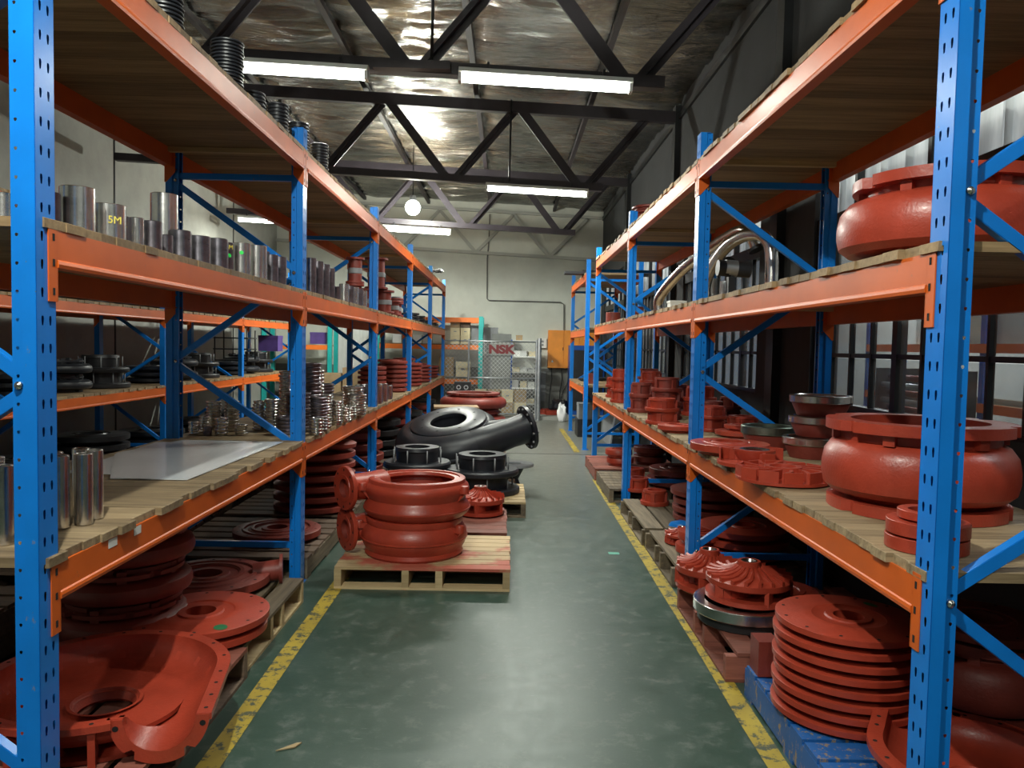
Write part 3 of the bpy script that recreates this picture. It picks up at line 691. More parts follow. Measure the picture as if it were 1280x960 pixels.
def impeller(name, label, x, y, z, R, H, mat=red, closed=True, vanes=16, hubr=.24, rz=0, group=None, tilt=(0, 0), bore=True):
    t_ = thing(name, label, 'impeller', (x, y, z), 0, group, rot=(tilt[0], tilt[1], rz))
    th = H * .13
    if closed:
        obj('lower_shroud', M().lathe([(.001, 0), (R * .86, 0), (R * .9, th * .3), (R, th * .5), (R, th * 1.4), (.001, th * 1.4)], 56), mat, t_)
        prof = [(R * hubr * .7, H * .70), (R * .55, H * .52), (R * .97, H * .44), (R, H * .47), (R, H * .60), (R * .97, H * .62), (R * .55, H * .70), (R * hubr, H * .86), (R * hubr, H), (R * hubr * .72, H), (R * hubr * .7, H * .94)]
        obj('upper_shroud', M().lathe(prof, 56, closed=True), mat, t_)
        vm = []
        for q in range(7):
            r = R * (.3 + .69 * q / 6); a = -.9 * (q / 6); vm.append((r * math.cos(a), r * math.sin(a)))
        m2 = M()
        for q in range(6):
            m2.bar((vm[q][0], vm[q][1], th + (H * .48 - th) / 2), (vm[q + 1][0], vm[q + 1][1], th + (H * .48 - th) / 2), .022, H * .50 - th)
        me = m2.mesh('vane', mat)
        for i in range(5): obj('vane', me, None, t_, (0, 0, 0), (0, 0, 2 * PI * i / 5 + .4))
        # raised pump-out vanes on the top
        m2 = M(); k = 5; vs = []
        for q in range(k + 1):
            f = q / k; r = R * (hubr + .03 + (.96 - hubr) * f); a = -.35 * f; zt_ = H * (.86 - .19 * min(1, f * 1.6) ** .6) + H * .06; zl = zt_ - H * .12
            wv = R * (.018 + .020 * f)
            c, s2 = math.cos(a), math.sin(a)
            vs += [(r * c - s2 * -wv, r * s2 + c * -wv, zl), (r * c - s2 * -wv, r * s2 + c * -wv, zt_), (r * c - s2 * wv, r * s2 + c * wv, zt_ - H * .03), (r * c - s2 * wv, r * s2 + c * wv, zl)]
        fs = [(4 * q + j, 4 * q + (j + 1) % 4, 4 * q + 4 + (j + 1) % 4, 4 * q + 4 + j) for q in range(k) for j in range(4)] + [(0, 3, 2, 1), (4 * k, 4 * k + 1, 4 * k + 2, 4 * k + 3)]
        m2.add(vs, fs); me = m2.mesh('back_vane', mat)
        for i in range(vanes): obj('back_vane', me, None, t_, (0, 0, 0), (0, 0, 2 * PI * i / vanes))
    else:
        obj('shroud', M().lathe([(.001, 0), (R * .90, 0), (R * .94, th * .4), (R, th * .6), (R, th * 2.0), (R * .62, th * 2.1), (R * .42, th * 2.6), (R * hubr, H * .8), (R * hubr, H), (R * hubr * .7, H), (R * hubr * .68, H * .7), (.001, H * .7)], 56), mat, t_)
        m2 = M(); pts = []
        for q in range(5):
            r = R * (.36 + .62 * q / 4); a = -.42 * (q / 4); pts.append((r * math.cos(a), r * math.sin(a)))
        for q in range(4): m2.bar((pts[q][0], pts[q][1], th + (H - th) * .5 - .002), (pts[q + 1][0], pts[q + 1][1], th + (H - th) * .5 - .002), R * .075, (H - th) * .92)
        m2.bar((R * .92, -.0, th + (H - th) * .5), (R * .90, -R * .40, th + (H - th) * .5), R * .05, (H - th) * .92)
        me = m2.mesh('vane', mat)
        for i in range(vanes): obj('vane', me, None, t_, (0, 0, 0), (0, 0, 2 * PI * i / vanes))
    if bore: obj('bore', M().lathe([(R * hubr * .45, H * .93), (R * hubr * .74, H * .93), (R * hubr * .74, H * 1.004), (R * hubr * .60, H * 1.004), (R * hubr * .45, H * .93)], 28), steel_m, t_)
    return t_
def pump_end(label, x, y, z, R, h, mat=red, rz=0, group=None):
    """small bearing-housing casting: flange foot, drum, square lugs"""
    def mk():
        t_ = thing('pump_end_casting', label, 'casting', (0, 0, 0))
        obj('flange', M().lathe([(R * .5, 0), (R * .96, 0), (R, .15 * h), (R * .98, .26 * h), (R * .5, .26 * h)], 32, closed=True), mat, t_)
        obj('drum', M().lathe([(R * .50, .2 * h), (R * .70, .2 * h), (R * .72, .8 * h), (R * .78, .83 * h), (R * .78, h), (R * .5, h)], 32, closed=True), mat, t_)
        me = M().box(R * .66, R * .86, -R * .13, R * .13, .24 * h, .86 * h).mesh('lug', mat)
        for i in range(4): obj('lug', me, None, t_, (0, 0, 0), (0, 0, PI / 4 + i * PI / 2))
        return t_
    key = ('pe', round(R, 3), round(h, 3), mat.name)
    if key not in _c:
        _c[key] = mk(); o = _c[key]; o.location = (x, y, z); o.rotation_euler = (0, 0, rz); return tag(o, label, None, group)
    return dup(_c[key], (x, y, z), rz, label, group)
random.seed(11)
# ---------------- left rack, upper deck (z = ZL[1]): turned steel sleeves
z = ZL[1]
G1 = None
for (x, y, r, h, mt, l) in [
    (-1.52, 2.36, .048, .098, steel_m, 'short bright steel sleeve behind the near blue post, left end of the upper shelf'),
    (-1.43, 2.43, .035, .118, steel_dk, 'dark steel sleeve with a green dot beside the near blue post'),
    (-1.39, 2.52, .052, .152, steel_m, 'tall bright steel sleeve, first right of the near blue post'),
    (-1.39, 2.715, .055, .132, steel_m, 'wide bright steel sleeve with yellow hand marking'),
    (-1.43, 2.87, .036, .118, steel_dk, 'narrow dark sleeve with small yellow mark behind the marked wide sleeve'),
    (-1.38, 2.895, .026, .118, steel_m, 'slim grey sleeve right of the yellow-marked wide one'),
    (-1.38, 3.02, .037, .125, steel_dk, 'dark sleeve with a green stain near its foot'),
    (-1.40, 3.18, .030, .095, steel_dk, 'low slim dark sleeve behind the first blue-tinted row'),
    (-1.39, 3.30, .046, .130, steel_pp, 'blue-tinted sleeve left of two under the tall standing sleeve'),
    (-1.375, 3.46, .050, .130, steel_pp, 'blue-tinted sleeve right of two under the tall standing sleeve'),
    (-1.36, 3.65, .045, .145, steel_pp, 'purple-tinted sleeve beside the lime-dotted sleeves'),
    (-1.385, 3.82, .036, .150, steel_dk, 'dark sleeve with yellow writing and a lime dot'),
    (-1.345, 3.92, .046, .160, steel_m, 'pale grey sleeve before the purple pair at the shelf edge'),
    (-1.335, 4.13, .052, .175, steel_m, 'wide bright sleeve left of the purple sleeves near the middle post'),
    (-1.33, 4.36, .040, .155, steel_pp, 'purple sleeve near the middle blue post, left of its pair'),
    (-1.34, 4.55, .042, .165, steel_pp, 'purple sleeve nearest the middle blue post'),
    (-1.46, 4.60, .048, .20, steel_dk, 'black sleeve standing behind the purple pair'),
    (-1.50, 3.40, .056, .30, steel_m, 'tallest bright sleeve, standing behind the blue-tinted pair'),
    (-1.31, 5.14, .040, .225, steel_pp, 'dark tinted tall sleeve just past the middle post, first of four'),
    (-1.31, 5.33, .042, .225, steel_dk, 'dark tall sleeve just past the middle post, second of four'),
    (-1.31, 5.52, .042, .225, steel_pp, 'green-tinted tall sleeve past the middle post, third of four'),
    (-1.31, 5.70, .038, .215, steel_dk, 'dark tall sleeve past the middle post, last of four'),
    (-1.33, 6.00, .034, .105, steel_dk, 'low black sleeve before the short sleeves of the upper shelf'),
    (-1.32, 6.25, .040, .145, steel_m, 'short bright sleeve first of the row before the red spools'),
    (-1.31, 6.42, .036, .140, steel_dk, 'short dark sleeve second of the row before the red spools'),
    (-1.31, 6.60, .040, .145, steel_m, 'short bright sleeve third of the row before the red spools'),
    (-1.31, 6.80, .040, .145, steel_pp, 'short tinted sleeve fourth of the row before the red spools'),
    (-1.31, 7.00, .040, .145, steel_m, 'short bright sleeve fifth of the row, next to the third blue post'),
    (-1.52, 2.62, .05, .12, steel_m, 'bright sleeve in the back row behind the tall first sleeve'),
    ]:
    sleeve(x, y, z, r, h, mt, l, wall=.010)
# hand-written marks and stickers on the sleeves
def text(body, loc, rot, size, mat, name, parent=None, ext=.0006, bold=0.0):
    c = bpy.data.curves.new(name, 'FONT'); c.body = body; c.size = size; c.extrude = ext; c.align_x = 'CENTER'; c.align_y = 'CENTER'; c.offset = bold
    o = bpy.data.objects.new(name, c); COL.objects.link(o); bpy.context.view_layer.update()
    me = bpy.data.meshes.new_from_object(o); bpy.data.objects.remove(o); me.materials.clear(); me.materials.append(mat)
    return obj(name, me, None, parent, loc, rot)
def sl_by(lbl):
    for o in COL.objects:
        if o.get('label') == lbl: return o
def on_sleeve(lbl, r, a, zz, body, size, mat):
    p = sl_by(lbl); return text(body, (math.cos(a) * (r + .0008), math.sin(a) * (r + .0008), zz), (PI / 2, 0, a + PI / 2), size, mat, 'marking', p)
on_sleeve('wide bright steel sleeve with yellow hand marking', .055, -.75, .075, '5M', .036, yel_mark)
on_sleeve('narrow dark sleeve with small yellow mark behind the marked wide sleeve', .036, -.6, .07, 'T', .026, yel_mark)
on_sleeve('dark sleeve with yellow writing and a lime dot', .036, -.75, .125, 'SM', .03, yel_mark)
for l, r, a, zz in (('dark sleeve with yellow writing and a lime dot', .036, -.8, .085), ('pale grey sleeve before the purple pair at the shelf edge', .046, -1.2, .11), ('dark steel sleeve with a green dot beside the near blue post', .035, -.9, .03)):
    p = sl_by(l); dd = obj('dot_sticker', M().lathe([(.001, .001), (.010, .001)], 14), grn_mark, p, ((r) * math.cos(a), (r) * math.sin(a), zz), (0, PI / 2, a))
# red flanged spools
def spool(label, x, y, z, r, h, mat=red2):
    t_ = thing('pipe_spool', label, 'spool', (x, y, z))
    obj('barrel', M().lathe([(r * .68, .0), (r * .72, .0), (r * .72, h), (r * .68, h)], 28, closed=True), mat, t_)
    for zz in (0, h - .022): obj('flange', hollow(r, r * .66, .022, 32), mat, t_, (0, 0, zz))
    obj('band', hollow(r * .78, r * .70, .05, 28), greyp, t_, (0, 0, h * .38))
    return t_
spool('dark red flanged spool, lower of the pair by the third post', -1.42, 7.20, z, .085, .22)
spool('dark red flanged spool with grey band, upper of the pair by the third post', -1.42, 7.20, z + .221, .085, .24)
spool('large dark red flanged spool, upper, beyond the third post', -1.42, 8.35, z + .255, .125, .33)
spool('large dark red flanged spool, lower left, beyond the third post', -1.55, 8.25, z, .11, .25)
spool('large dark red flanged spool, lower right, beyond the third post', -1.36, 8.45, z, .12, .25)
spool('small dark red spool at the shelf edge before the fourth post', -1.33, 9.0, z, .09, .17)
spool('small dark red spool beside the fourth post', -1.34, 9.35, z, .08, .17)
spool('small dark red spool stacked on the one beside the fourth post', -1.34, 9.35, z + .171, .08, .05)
for i, (y, h) in enumerate(((10.6, .10), (11.3, .13), (12.1, .12), (13.6, .1), (14.4, .09))):
    for q in range(3): disc('impeller_plate', 'dark plate, %s of the %s low stack past the fourth post on the upper shelf' % (oname(2 - q, 3), ('first', 'second', 'third', 'fourth', 'fifth')[i]), -1.45, y, z + q * (h / 3), .16, h / 3 - .004, dark_iron, nh=0, cat='plate')
# ---------------- left rack, lower deck: bright tall sleeves, white sheets, ring stacks
z = ZL[0]
k = 0
for (x, y, l) in [(-1.475, 2.27, 'tall bright sleeve at the very left edge of the lower shelf, front one'), (-1.445, 2.345, 'tall bright sleeve just left of the near post, partly behind it'), (-1.43, 2.48, 'tall bright sleeve just right of the near post'), (-1.385, 2.535, 'tall bright sleeve second right of the near post, front row'), (-1.395, 2.62, 'tall bright sleeve at the right end of the group'), (-1.545, 2.33, 'tall bright sleeve in the back row, left edge'), (-1.515, 2.43, 'tall bright sleeve hidden behind the near post, back row'), (-1.49, 2.55, 'tall bright sleeve in the back row right of the near post'), (-1.455, 2.65, 'tall bright sleeve in the back row, right end'), (-1.60, 2.42, 'tall bright sleeve rearmost at the left edge')]:
    sleeve(x, y, z, .028, .235, steel_m, l, wall=.007)
o = obj('plastic_sheet', M().prism([(-1.355, 4.70), (-1.385, 3.36), (-1.72, 3.36), (-2.05, 4.05), (-2.07, 4.12), (-1.97, 4.70)], 0, .003, 'Z'), white_sheet, None, (0, 0, z + .0025)); tag(o, 'white translucent plastic sheet lying on the lower shelf boards, upper sheet', 'sheet')
o = obj('plastic_sheet', M().prism([(-1.42, 4.3), (-1.40, 3.45), (-2.0, 3.5), (-2.08, 4.6), (-1.62, 4.68)], 0, .002, 'Z'), white_sheet, None, (0, 0, z)); tag(o, 'white plastic sheet underneath the top one on the lower shelf', 'sheet')
GR = 'ring stacks on the left lower shelf'
ST = [  # x, y, r, n, h, material, description
    (-2.03, 5.03, .033, 6, .014, steel_m, 'leftmost small ring stack behind the white sheet'),
    (-2.00, 5.14, .037, 8, .014, steel_m, 'small ring stack second from left behind the white sheet'),
    (-1.93, 5.0, .028, 2, .028, steel_dk, 'low dark pair in front of the small ring stacks'),
    (-1.85, 5.03, .042, 7, .016, steel_m, 'small bright stack in the middle of the row behind the sheet'),
    (-2.03, 5.38, .052, 12, .016, steel_m, 'tall bright stack in the back row left of the brace'),
    (-1.92, 5.42, .052, 12, .016, steel_m, 'tall bright stack in the back row under the brace'),
    (-1.73, 5.05, .042, 5, .014, steel_m, 'low bright stack in front, right of the brace'),
    (-1.70, 5.32, .042, 13, .016, steel_m, 'tall bright stack behind the low one right of the brace'),
    (-1.60, 5.28, .048, 14, .016, steel_m, 'tall bright stack left of the wide oily rings'),
    (-1.455, 5.16, .082, 6, .020, steel_dk, 'wide oily ring stack, front, left of the middle post'),
    (-1.47, 5.45, .090, 13, .020, steel_dk, 'wide oily ring stack behind the front wide one'),
    (-1.62, 5.72, .060, 20, .020, steel_m, 'tall bright stack at the back left of the middle post'),
    (-1.46, 5.78, .075, 21, .022, steel_dk, 'tallest dark stack seen left of the middle post'),
    (-1.265, 5.15, .050, 7, .016, steel_m, 'bright stack just right of the middle post, front'),
    (-1.30, 5.36, .060, 14, .017, steel_dk, 'dark coarse stack just right of the middle post'),
    (-1.30, 5.58, .042, 15, .016, steel_m, 'bright stack second right of the middle post'),
    (-1.27, 5.80, .042, 12, .015, steel_m, 'bright stack third right of the middle post'),
    (-1.26, 6.05, .045, 8, .014, steel_m, 'low bright stack at the shelf edge before the third post'),
    (-1.27, 6.30, .050, 7, .015, steel_m, 'low bright stack next to the wide bright rings'),
    (-1.30, 6.62, .100, 10, .018, steel_m, 'wide bright ring stack before the third post'),
    (-1.38, 6.95, .095, 12, .019, steel_m, 'wide bright ring stack behind the first wide bright one'),
    (-1.50, 6.35, .085, 14, .020, steel_dk, 'wide dark ring stack in the middle of the second bay'),
    (-1.47, 5.98, .060, 20, .020, steel_m, 'tall bright stack at the back right of the middle post'),
    ]
for (x, y, r, n, h, mt, dsc) in ST:
    n2_ = max(2, round(n / 1.3)); h2_ = h * n / n2_; ring_stack(x, y, z, r, n2_, h2_ - .001, dsc, mt, GR, gap=.001, jitter=.004)
Q = 0
for i in range(7):
    for j in range(2):
        sleeve(-1.34 - .12 * j + (.02 if i % 2 else 0), 7.75 + .17 * i, z, .048, .19 if i < 4 else .15, (steel_dk, steel_m)[(i + j) % 2], 'steel sleeve in the %s column of the %s row beyond the third post on the lower shelf' % (('first', 'second', 'third', 'fourth', 'fifth', 'sixth', 'seventh')[i], ('front', 'back')[j]), 'sleeves beyond the third post')
for i in range(3): 
    o = obj('steel_block', M().box(-.05, .05, -.06, .06, 0, .16), dark_iron, None, (-1.60, 7.9 + .3 * i, z)); tag(o, 'dark steel block behind the sleeves past the third post, %s' % ('nearest', 'middle', 'farthest')[i], 'block')
G = 'dark red stacks at the far end of the left lower shelf'
cnt = 0
for i, (x, y, n) in enumerate([(-1.62, 9.3, 6), (-1.45, 9.95, 7), (-1.62, 10.7, 7), (-1.42, 11.4, 6), (-1.6, 12.05, 7), (-1.42, 12.7, 5), (-1.55, 13.7, 5), (-1.45, 14.5, 4)]):
    for q in range(n):
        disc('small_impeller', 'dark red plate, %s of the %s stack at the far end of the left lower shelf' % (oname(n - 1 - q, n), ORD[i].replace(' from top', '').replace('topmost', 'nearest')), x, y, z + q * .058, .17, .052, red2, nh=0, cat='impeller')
# brown cartons beyond, on the floor of the far aisle
def carton(label, x, y, z, a, b_, h, mat=card, rz=0, name='carton', cat='box', tape=True):
    t_ = thing(name, label, cat, (x, y, z), rz)
    obj('box_body', M().box(-a / 2, a / 2, -b_ / 2, b_ / 2, 0, h), mat, t_)
    obj('lid', M().box(-a / 2 - .004, a / 2 + .004, -b_ / 2 - .004, b_ / 2 + .004, h * .82, h + .003), mat, t_)
    if tape: obj('handle_hole', M().box(-a * .14, a * .14, -b_ / 2 - .006, -b_ / 2 - .003, h * .5, h * .62), greyp, t_)
    return t_
# ---------------- left rack top deck: black rubber rings
z = ZL[2]
GB = None
for i, (x, y, r, n, h) in enumerate([(-1.36, 3.08, .073, 12, .016), (-1.45, 3.50, .060, 8, .016), (-1.345, 3.72, .075, 13, .016), (-1.37, 4.18, .062, 6, .02), (-1.34, 4.50, .062, 8, .02), (-1.34, 4.95, .066, 9, .02), (-1.33, 5.45, .062, 9, .02)]):
    ring_stack(x, y, z, r, n, h, ['nearest stack on the left top shelf', 'low stack behind the second tall one, left top shelf', 'second tall stack at the edge of the left top shelf', 'small stack third along the left top shelf', 'small stack fourth along the left top shelf', 'stack left of the middle post top', 'stack just past the middle post top'][i], rubber, 'black rings on the left top shelf', .3, .0025, 'rubber_ring', 'black rubber ring')
o = obj('cable_coil', M().tube([(.22 * math.cos(a * .35) * (1 + .12 * math.sin(a)), .22 * math.sin(a * .35), .02 + .012 * (a % 5) + .03 * math.sin(a * .7)) for a in range(60)], .008, 6), cable_m, None, (-1.34, 13.2, ZL[2] + .02)); tag(o, 'loose coil of black cable at the far end of the left top shelf', 'cable')

# ---------------- right rack
z = ZR[1]
volute_ring('pump_casing', 'large red barrel casing on the right upper shelf behind the near post', (1.60, 2.86, z), .37, .335, red, .1, 6, .24, flange=.29, bot=.25)
volute_ring('pump_casing', 'red casing on the right upper shelf at the picture edge', (1.62, 2.12 + .0, z + .0), .0001 + .30, .28, red, .3, 6, .2, flange=.22, bot=.2) if False else None
def pipe(name, pts, r, mat, label, cat='pipe', flange=None):
    sm = []
    P_ = [Vector(p) for p in pts]; P_ = [P_[0] * 2 - P_[1]] + P_ + [P_[-1] * 2 - P_[-2]]
    for i in range(1, len(P_) - 2):
        for k in range(7):
            t = k / 7; a, b_, c, d = P_[i - 1:i + 3]
            sm.append(.5 * ((2 * b_) + (c - a) * t + (2 * a - 5 * b_ + 4 * c - d) * t * t + (3 * b_ - a - 3 * c + d) * t ** 3))
    sm.append(P_[-2]); base = sm[0]
    t_ = thing(name, label, cat, tuple(base))
    obj('tube', M().tube([p - base for p in sm], r, 16, False), mat, t_)
    for p, q in ((sm[0], sm[1]), (sm[-1], sm[-2])):
        d = (q - p).normalized(); obj('end_flange', M().tube([p - base, p - base + d * .02], r * 1.5, 20), dark_iron, t_)
    return t_
pipe('bent_pipe', [(1.27, 6.55, z), (1.27, 6.5, z + .14), (1.38, 6.1, z + .34), (1.58, 5.6, z + .52), (1.66, 5.45, z + .53), (1.72, 5.4, z + .40)], .042, steel_m, 'long bent steel pipe rising from the right upper shelf, left one')
pipe('bent_pipe', [(1.42, 5.6, z), (1.42, 5.6, z + .20), (1.52, 5.5, z + .42), (1.66, 5.35, z + .50), (1.76, 5.25, z + .40), (1.77, 5.24, z)], .045, steel_m, 'arched bent steel pipe on the right upper shelf, right one')
pipe('bent_pipe', [(1.60, 6.5, z), (1.60, 6.5, z + .25), (1.62, 6.2, z + .40), (1.66, 5.9, z + .34)], .045, dark_iron, 'short dark bent pipe behind the arched one')
t_ = thing('motor_drum', 'black horizontal drum with a silver band between the bent pipes', 'drum', (1.42, 5.30, z))
obj('drum_body', M().tube([(.0, 0, .26), (.22, 0, .25)], .055, 24), black, t_); obj('band', M().tube([(.05, 0, .26), (.13, 0, .255)], .0565, 24), galv, t_)
obj('stand', M().box(.07, .11, -.03, .03, 0, .2), black, t_)
carton('small white carton under the bent pipes on the right upper shelf', 1.30, 6.0, z, .12, .12, .07, white_p, 0, tape=False)
for i, x in enumerate((1.55, 1.70)):
    sleeve(x, 5.9 + .2 * i, z, .05, .24, galv, ('left', 'right')[i] + ' grey sleeve standing behind the drum on the right upper shelf')
for i, (x, y) in enumerate([(1.3, 9.6), (1.34, 8.2)]): sleeve(x, y, z, .09, .14, red2, ['small dark red drum at the far end of the right upper shelf', 'dark red drum past the second right post on the upper shelf'][i], wall=.03, name='casting_drum')
ring_stack(1.45, 8.0, ZR[2], .20, 6, .045, 'stack on the right top shelf', red2, None, .25, .004, 'casting_ring', 'dark red ring', gap=.004)
# lower deck, right
z = ZR[0]
volute_ring('pump_casing', 'large red barrel casing with notched flanges on the right lower shelf', (1.555, 2.90, z), .335, .335, red, .25, 6, .235, flange=.295, bot=.275)
ring_stack(1.275, 2.30, z, .115, 2, .040, 'small pair behind the near right post', red, None, .35, .003, 'casting_ring', 'thick red ring', True and False, gap=.006)
ring_stack(1.275, 2.30, z + .092, .085, 1, .025, 'pair behind the near right post, smaller and stepped', red, None, .35, .0, 'casting_collar', 'red collar', False)
def turned_ring(label, x, y, z, R, h, mat=red2, rim=steel_m, group=None):
    t_ = thing('turned_ring', label, 'ring', (x, y, z), 0, group)
    obj('cone', M().lathe([(R * .6, 0), (R * .74, 0), (R * .93, h * .62), (R * .93, h * .66), (R * .7, h * .6), (R * .6, h * .2)], 48, closed=True), mat, t_)
    obj('machined_rim', hollow(R, R * .82, h * .36, 56, .004), rim, t_, (0, 0, h * .64))
    return t_
turned_ring('turned ring with bright rim, bottom of the three by the window', 1.70, 4.28, z, .155, .115)
turned_ring('turned ring with bright rim, middle of the three by the window', 1.76, 4.32, z + .116, .168, .112)
turned_ring('turned ring with bright rim, top of the three by the window', 1.765, 4.33, z + .229, .168, .115)
turned_ring('turned ring with green and grey rim beside the bright-rimmed stack', 1.57, 4.62, z, .155, .14, red2, steel('green_stained_steel', (.22, .27, .22), .35, .4))
impeller('open_impeller', 'red open impeller with square vanes nearest the casing', 1.255, 3.47, z, .205, .068, red, False, 12, .40, .1, bore=False)
impeller('open_impeller', 'red impeller ring with a bright bore, second from the casing', 1.27, 3.92, z, .185, .085, red, False, 3, .55, .8)
disc('suction_cover', 'wide red stepped cover before the middle right post', 1.275, 4.38, z, .22, .062, red, .35, nh=0)
disc('suction_cover', 'smaller red cover beyond the middle right post', 1.60, 5.25, z, .17, .04, red, .35, nh=0)
disc('cover_collar', 'red collar resting on the smaller cover', 1.60, 5.25, z + .046, .11, .035, red, .5, nh=0, cat='collar')
impeller('open_impeller', 'red vaned impeller half hidden behind the large casing', 1.62, 3.42, z, .17, .14, red, False, 8, .4, .3, bore=False)
disc('suction_cover', 'red cover lying behind the large casing flange', 1.86, 3.55, z, .12, .22, red2, .4, nh=0)
PE = [ # x, y, R, h, n
    (1.22, 8.35, .105, .12, 3), (1.24, 7.15, .115, .135, 2), (1.22, 6.05, .135, .10, 2), (1.35, 6.5, .13, .115, 3), (1.48, 5.6, .12, .09, 2),
    (1.62, 6.15, .14, .09, 2), (1.72, 6.9, .15, .13, 2), (1.52, 7.1, .12, .11, 2), (1.45, 7.8, .12, .12, 3), (1.70, 7.7, .13, .12, 2), (1.30, 9.2, .12, .12, 2), (1.6, 8.7, .13, .12, 3), (1.76, 5.75, .13, .10, 1), (1.85, 6.4, .10, .10, 2)]
random.seed(5)
for i, (x, y, R, h, n) in enumerate(PE):
    names = ['far stack at the shelf edge past the second post', 'edge stack just past the second post', 'edge stack midway between the posts', 'second-row stack midway between the posts', 'low stack just past the middle post', 'low stack near the window past the middle post', 'stack against the window midway', 'inner stack near the second post', 'inner stack just past the second post', 'stack by the window past the second post', 'farthest edge stack on the right lower shelf', 'farthest inner stack on the right lower shelf', 'single piece by the window past the middle post', 'small pair against the window']
    for q in range(n): pump_end('red flanged pump end casting, %s of the %s' % (oname(n - 1 - q, n), names[i]) if n > 1 else 'red flanged pump end casting, ' + names[i], x + random.uniform(-.008, .008), y, z + q * (h + .001), R, h, (red, red2)[i % 2], random.uniform(0, 3), 'pump end castings on the right lower shelf')
disc('suction_cover', 'flat red cover at the shelf edge just past the middle right post', 1.22, 5.48, z, .14, .05, red, .5, nh=0)
# rack 2 right, stuff
z = 1.81 + .02
o = obj('steel_profile', M().bar((0, 0, .03), (1.35, .1, .03), .09, .05).bar((0, -.1, .03), (1.2, -.08, .03), .06, .04), black, None, (.86, 12.1, 2.647)); tag(o, 'black steel profiles lying across the top of the far right rack, jutting into the aisle', 'profile')
o = obj('steel_profile', M().box(-.22, .22, -.15, .15, 0, .12), black, None, (1.4, 12.6, 2.647)); tag(o, 'black block on top of the far right rack', 'block')
sleeve(1.35, 12.3, .957, .10, .16, red2, 'dark red drum on the far right rack lower shelf', wall=.04, name='casting_drum')
for i in range(3): disc('impeller_plate', 'dark plate on the far right rack lower shelf, %s' % ('left', 'middle', 'right')[i], 1.36 + .2 * i, 13.2 + .2 * i, .957, .14, .05, dark_iron, nh=0, cat='plate')
carton('dark box on the floor under the far right rack', 1.42, 13.4, 0, .4, .5, .30, black, 0, tape=False)
carton('black crate stacked on the dark box under the far right rack', 1.42, 13.4, .304, .36, .4, .26, greyp, 0, tape=False)
o = obj('grey_board', M().box(-.01, .01, -.6, .6, 0, .62), greyp, None, (1.62, 12.5, 0), (0, .12, 0)); tag(o, 'grey board leaning under the far right rack', 'board')

# ---------------- right floor: pallets and castings
random.seed(21)
pallet('pallet', 'chipped blue pallet under the stack of red plates', 1.45, 2.83, .74, 1.06, 0, (pal_blue, pal_blue), run='X', slats=8)
pallet('pallet', 'red-stained pallet under the steel ring', 1.52, 3.99, .98, 1.02, 0, (pal_red, pal_red), run='Y', slats=6, gap=.05)
pallet('pallet', 'weathered pallet by the middle right post', 1.57, 5.37, .98, .96, 0, (pal_grey, pal_grey), run='Y', slats=6, gap=.03)
pallet('pallet', 'grey pallet with bare boards beyond the middle right post', 1.56, 6.50, .98, 1.15, 0, (pal_grey, pal_grey), run='Y', slats=6, gap=.02)
pallet('pallet', 'greyish pallet by the second right post', 1.53, 8.12, 1.0, 1.1, 0, (pal_grey, pal_grey), run='X', slats=7)
pallet('pallet', 'far pallet with red dusted boards at the end of the right row', 1.53, 9.38, 1.0, 1.1, 0, (pal_red, pal_red), run='X', slats=9)
PZ = .141
n = 8
for q in range(n):
    zz = PZ + q * .0475
    t_ = disc('back_plate', 'round red cover plate, %s of the stack of eight on the blue pallet' % oname(n - 1 - q, n), 1.33 + (.004 if q % 2 else -.004), 2.93, zz, .268, .036, red, .21, nh=(12 if q == n - 1 else 0), group='eight stacked red cover plates', rz=q * .3)
    if q == n - 1: obj('touch_up_patch', M().lathe([(.001, .0), (.018, .0)], 14), green_m, t_, (.045, -.20, .0372), (0, 0, 0)).scale = (1.8, .9, 1)
o = obj('casting_block', M().box(-.04, .05, -.05, .06, 0, .15), red2, None, (1.13, 3.27, PZ)); tag(o, 'small red block beside the plate stack on the pallet', 'block')
# steel ring with impeller on top
t_ = thing('machined_ring', 'bright machined steel ring under the front impeller', 'ring', (1.245, 3.92, PZ))
obj('ring_band', hollow(.258, .20, .055, 64, .004), steel_m, t_, (0, 0, .05)); obj('lower_band', hollow(.235, .19, .05, 56, .004), dark_iron, t_)
impeller('closed_impeller', 'front red closed impeller with radial ridges, on the steel ring', 1.265, 3.93, PZ + .106, .215, .20, red, True, 20, .26, .3)
impeller('closed_impeller', 'red closed impeller beside the middle right post', 1.19, 4.42, PZ, .185, .235, red, True, 20, .30, .9)
disc('cover_plate', 'red plate leaning low behind the front impeller', 1.55, 4.25, PZ, .20, .06, red, .2, nh=8)
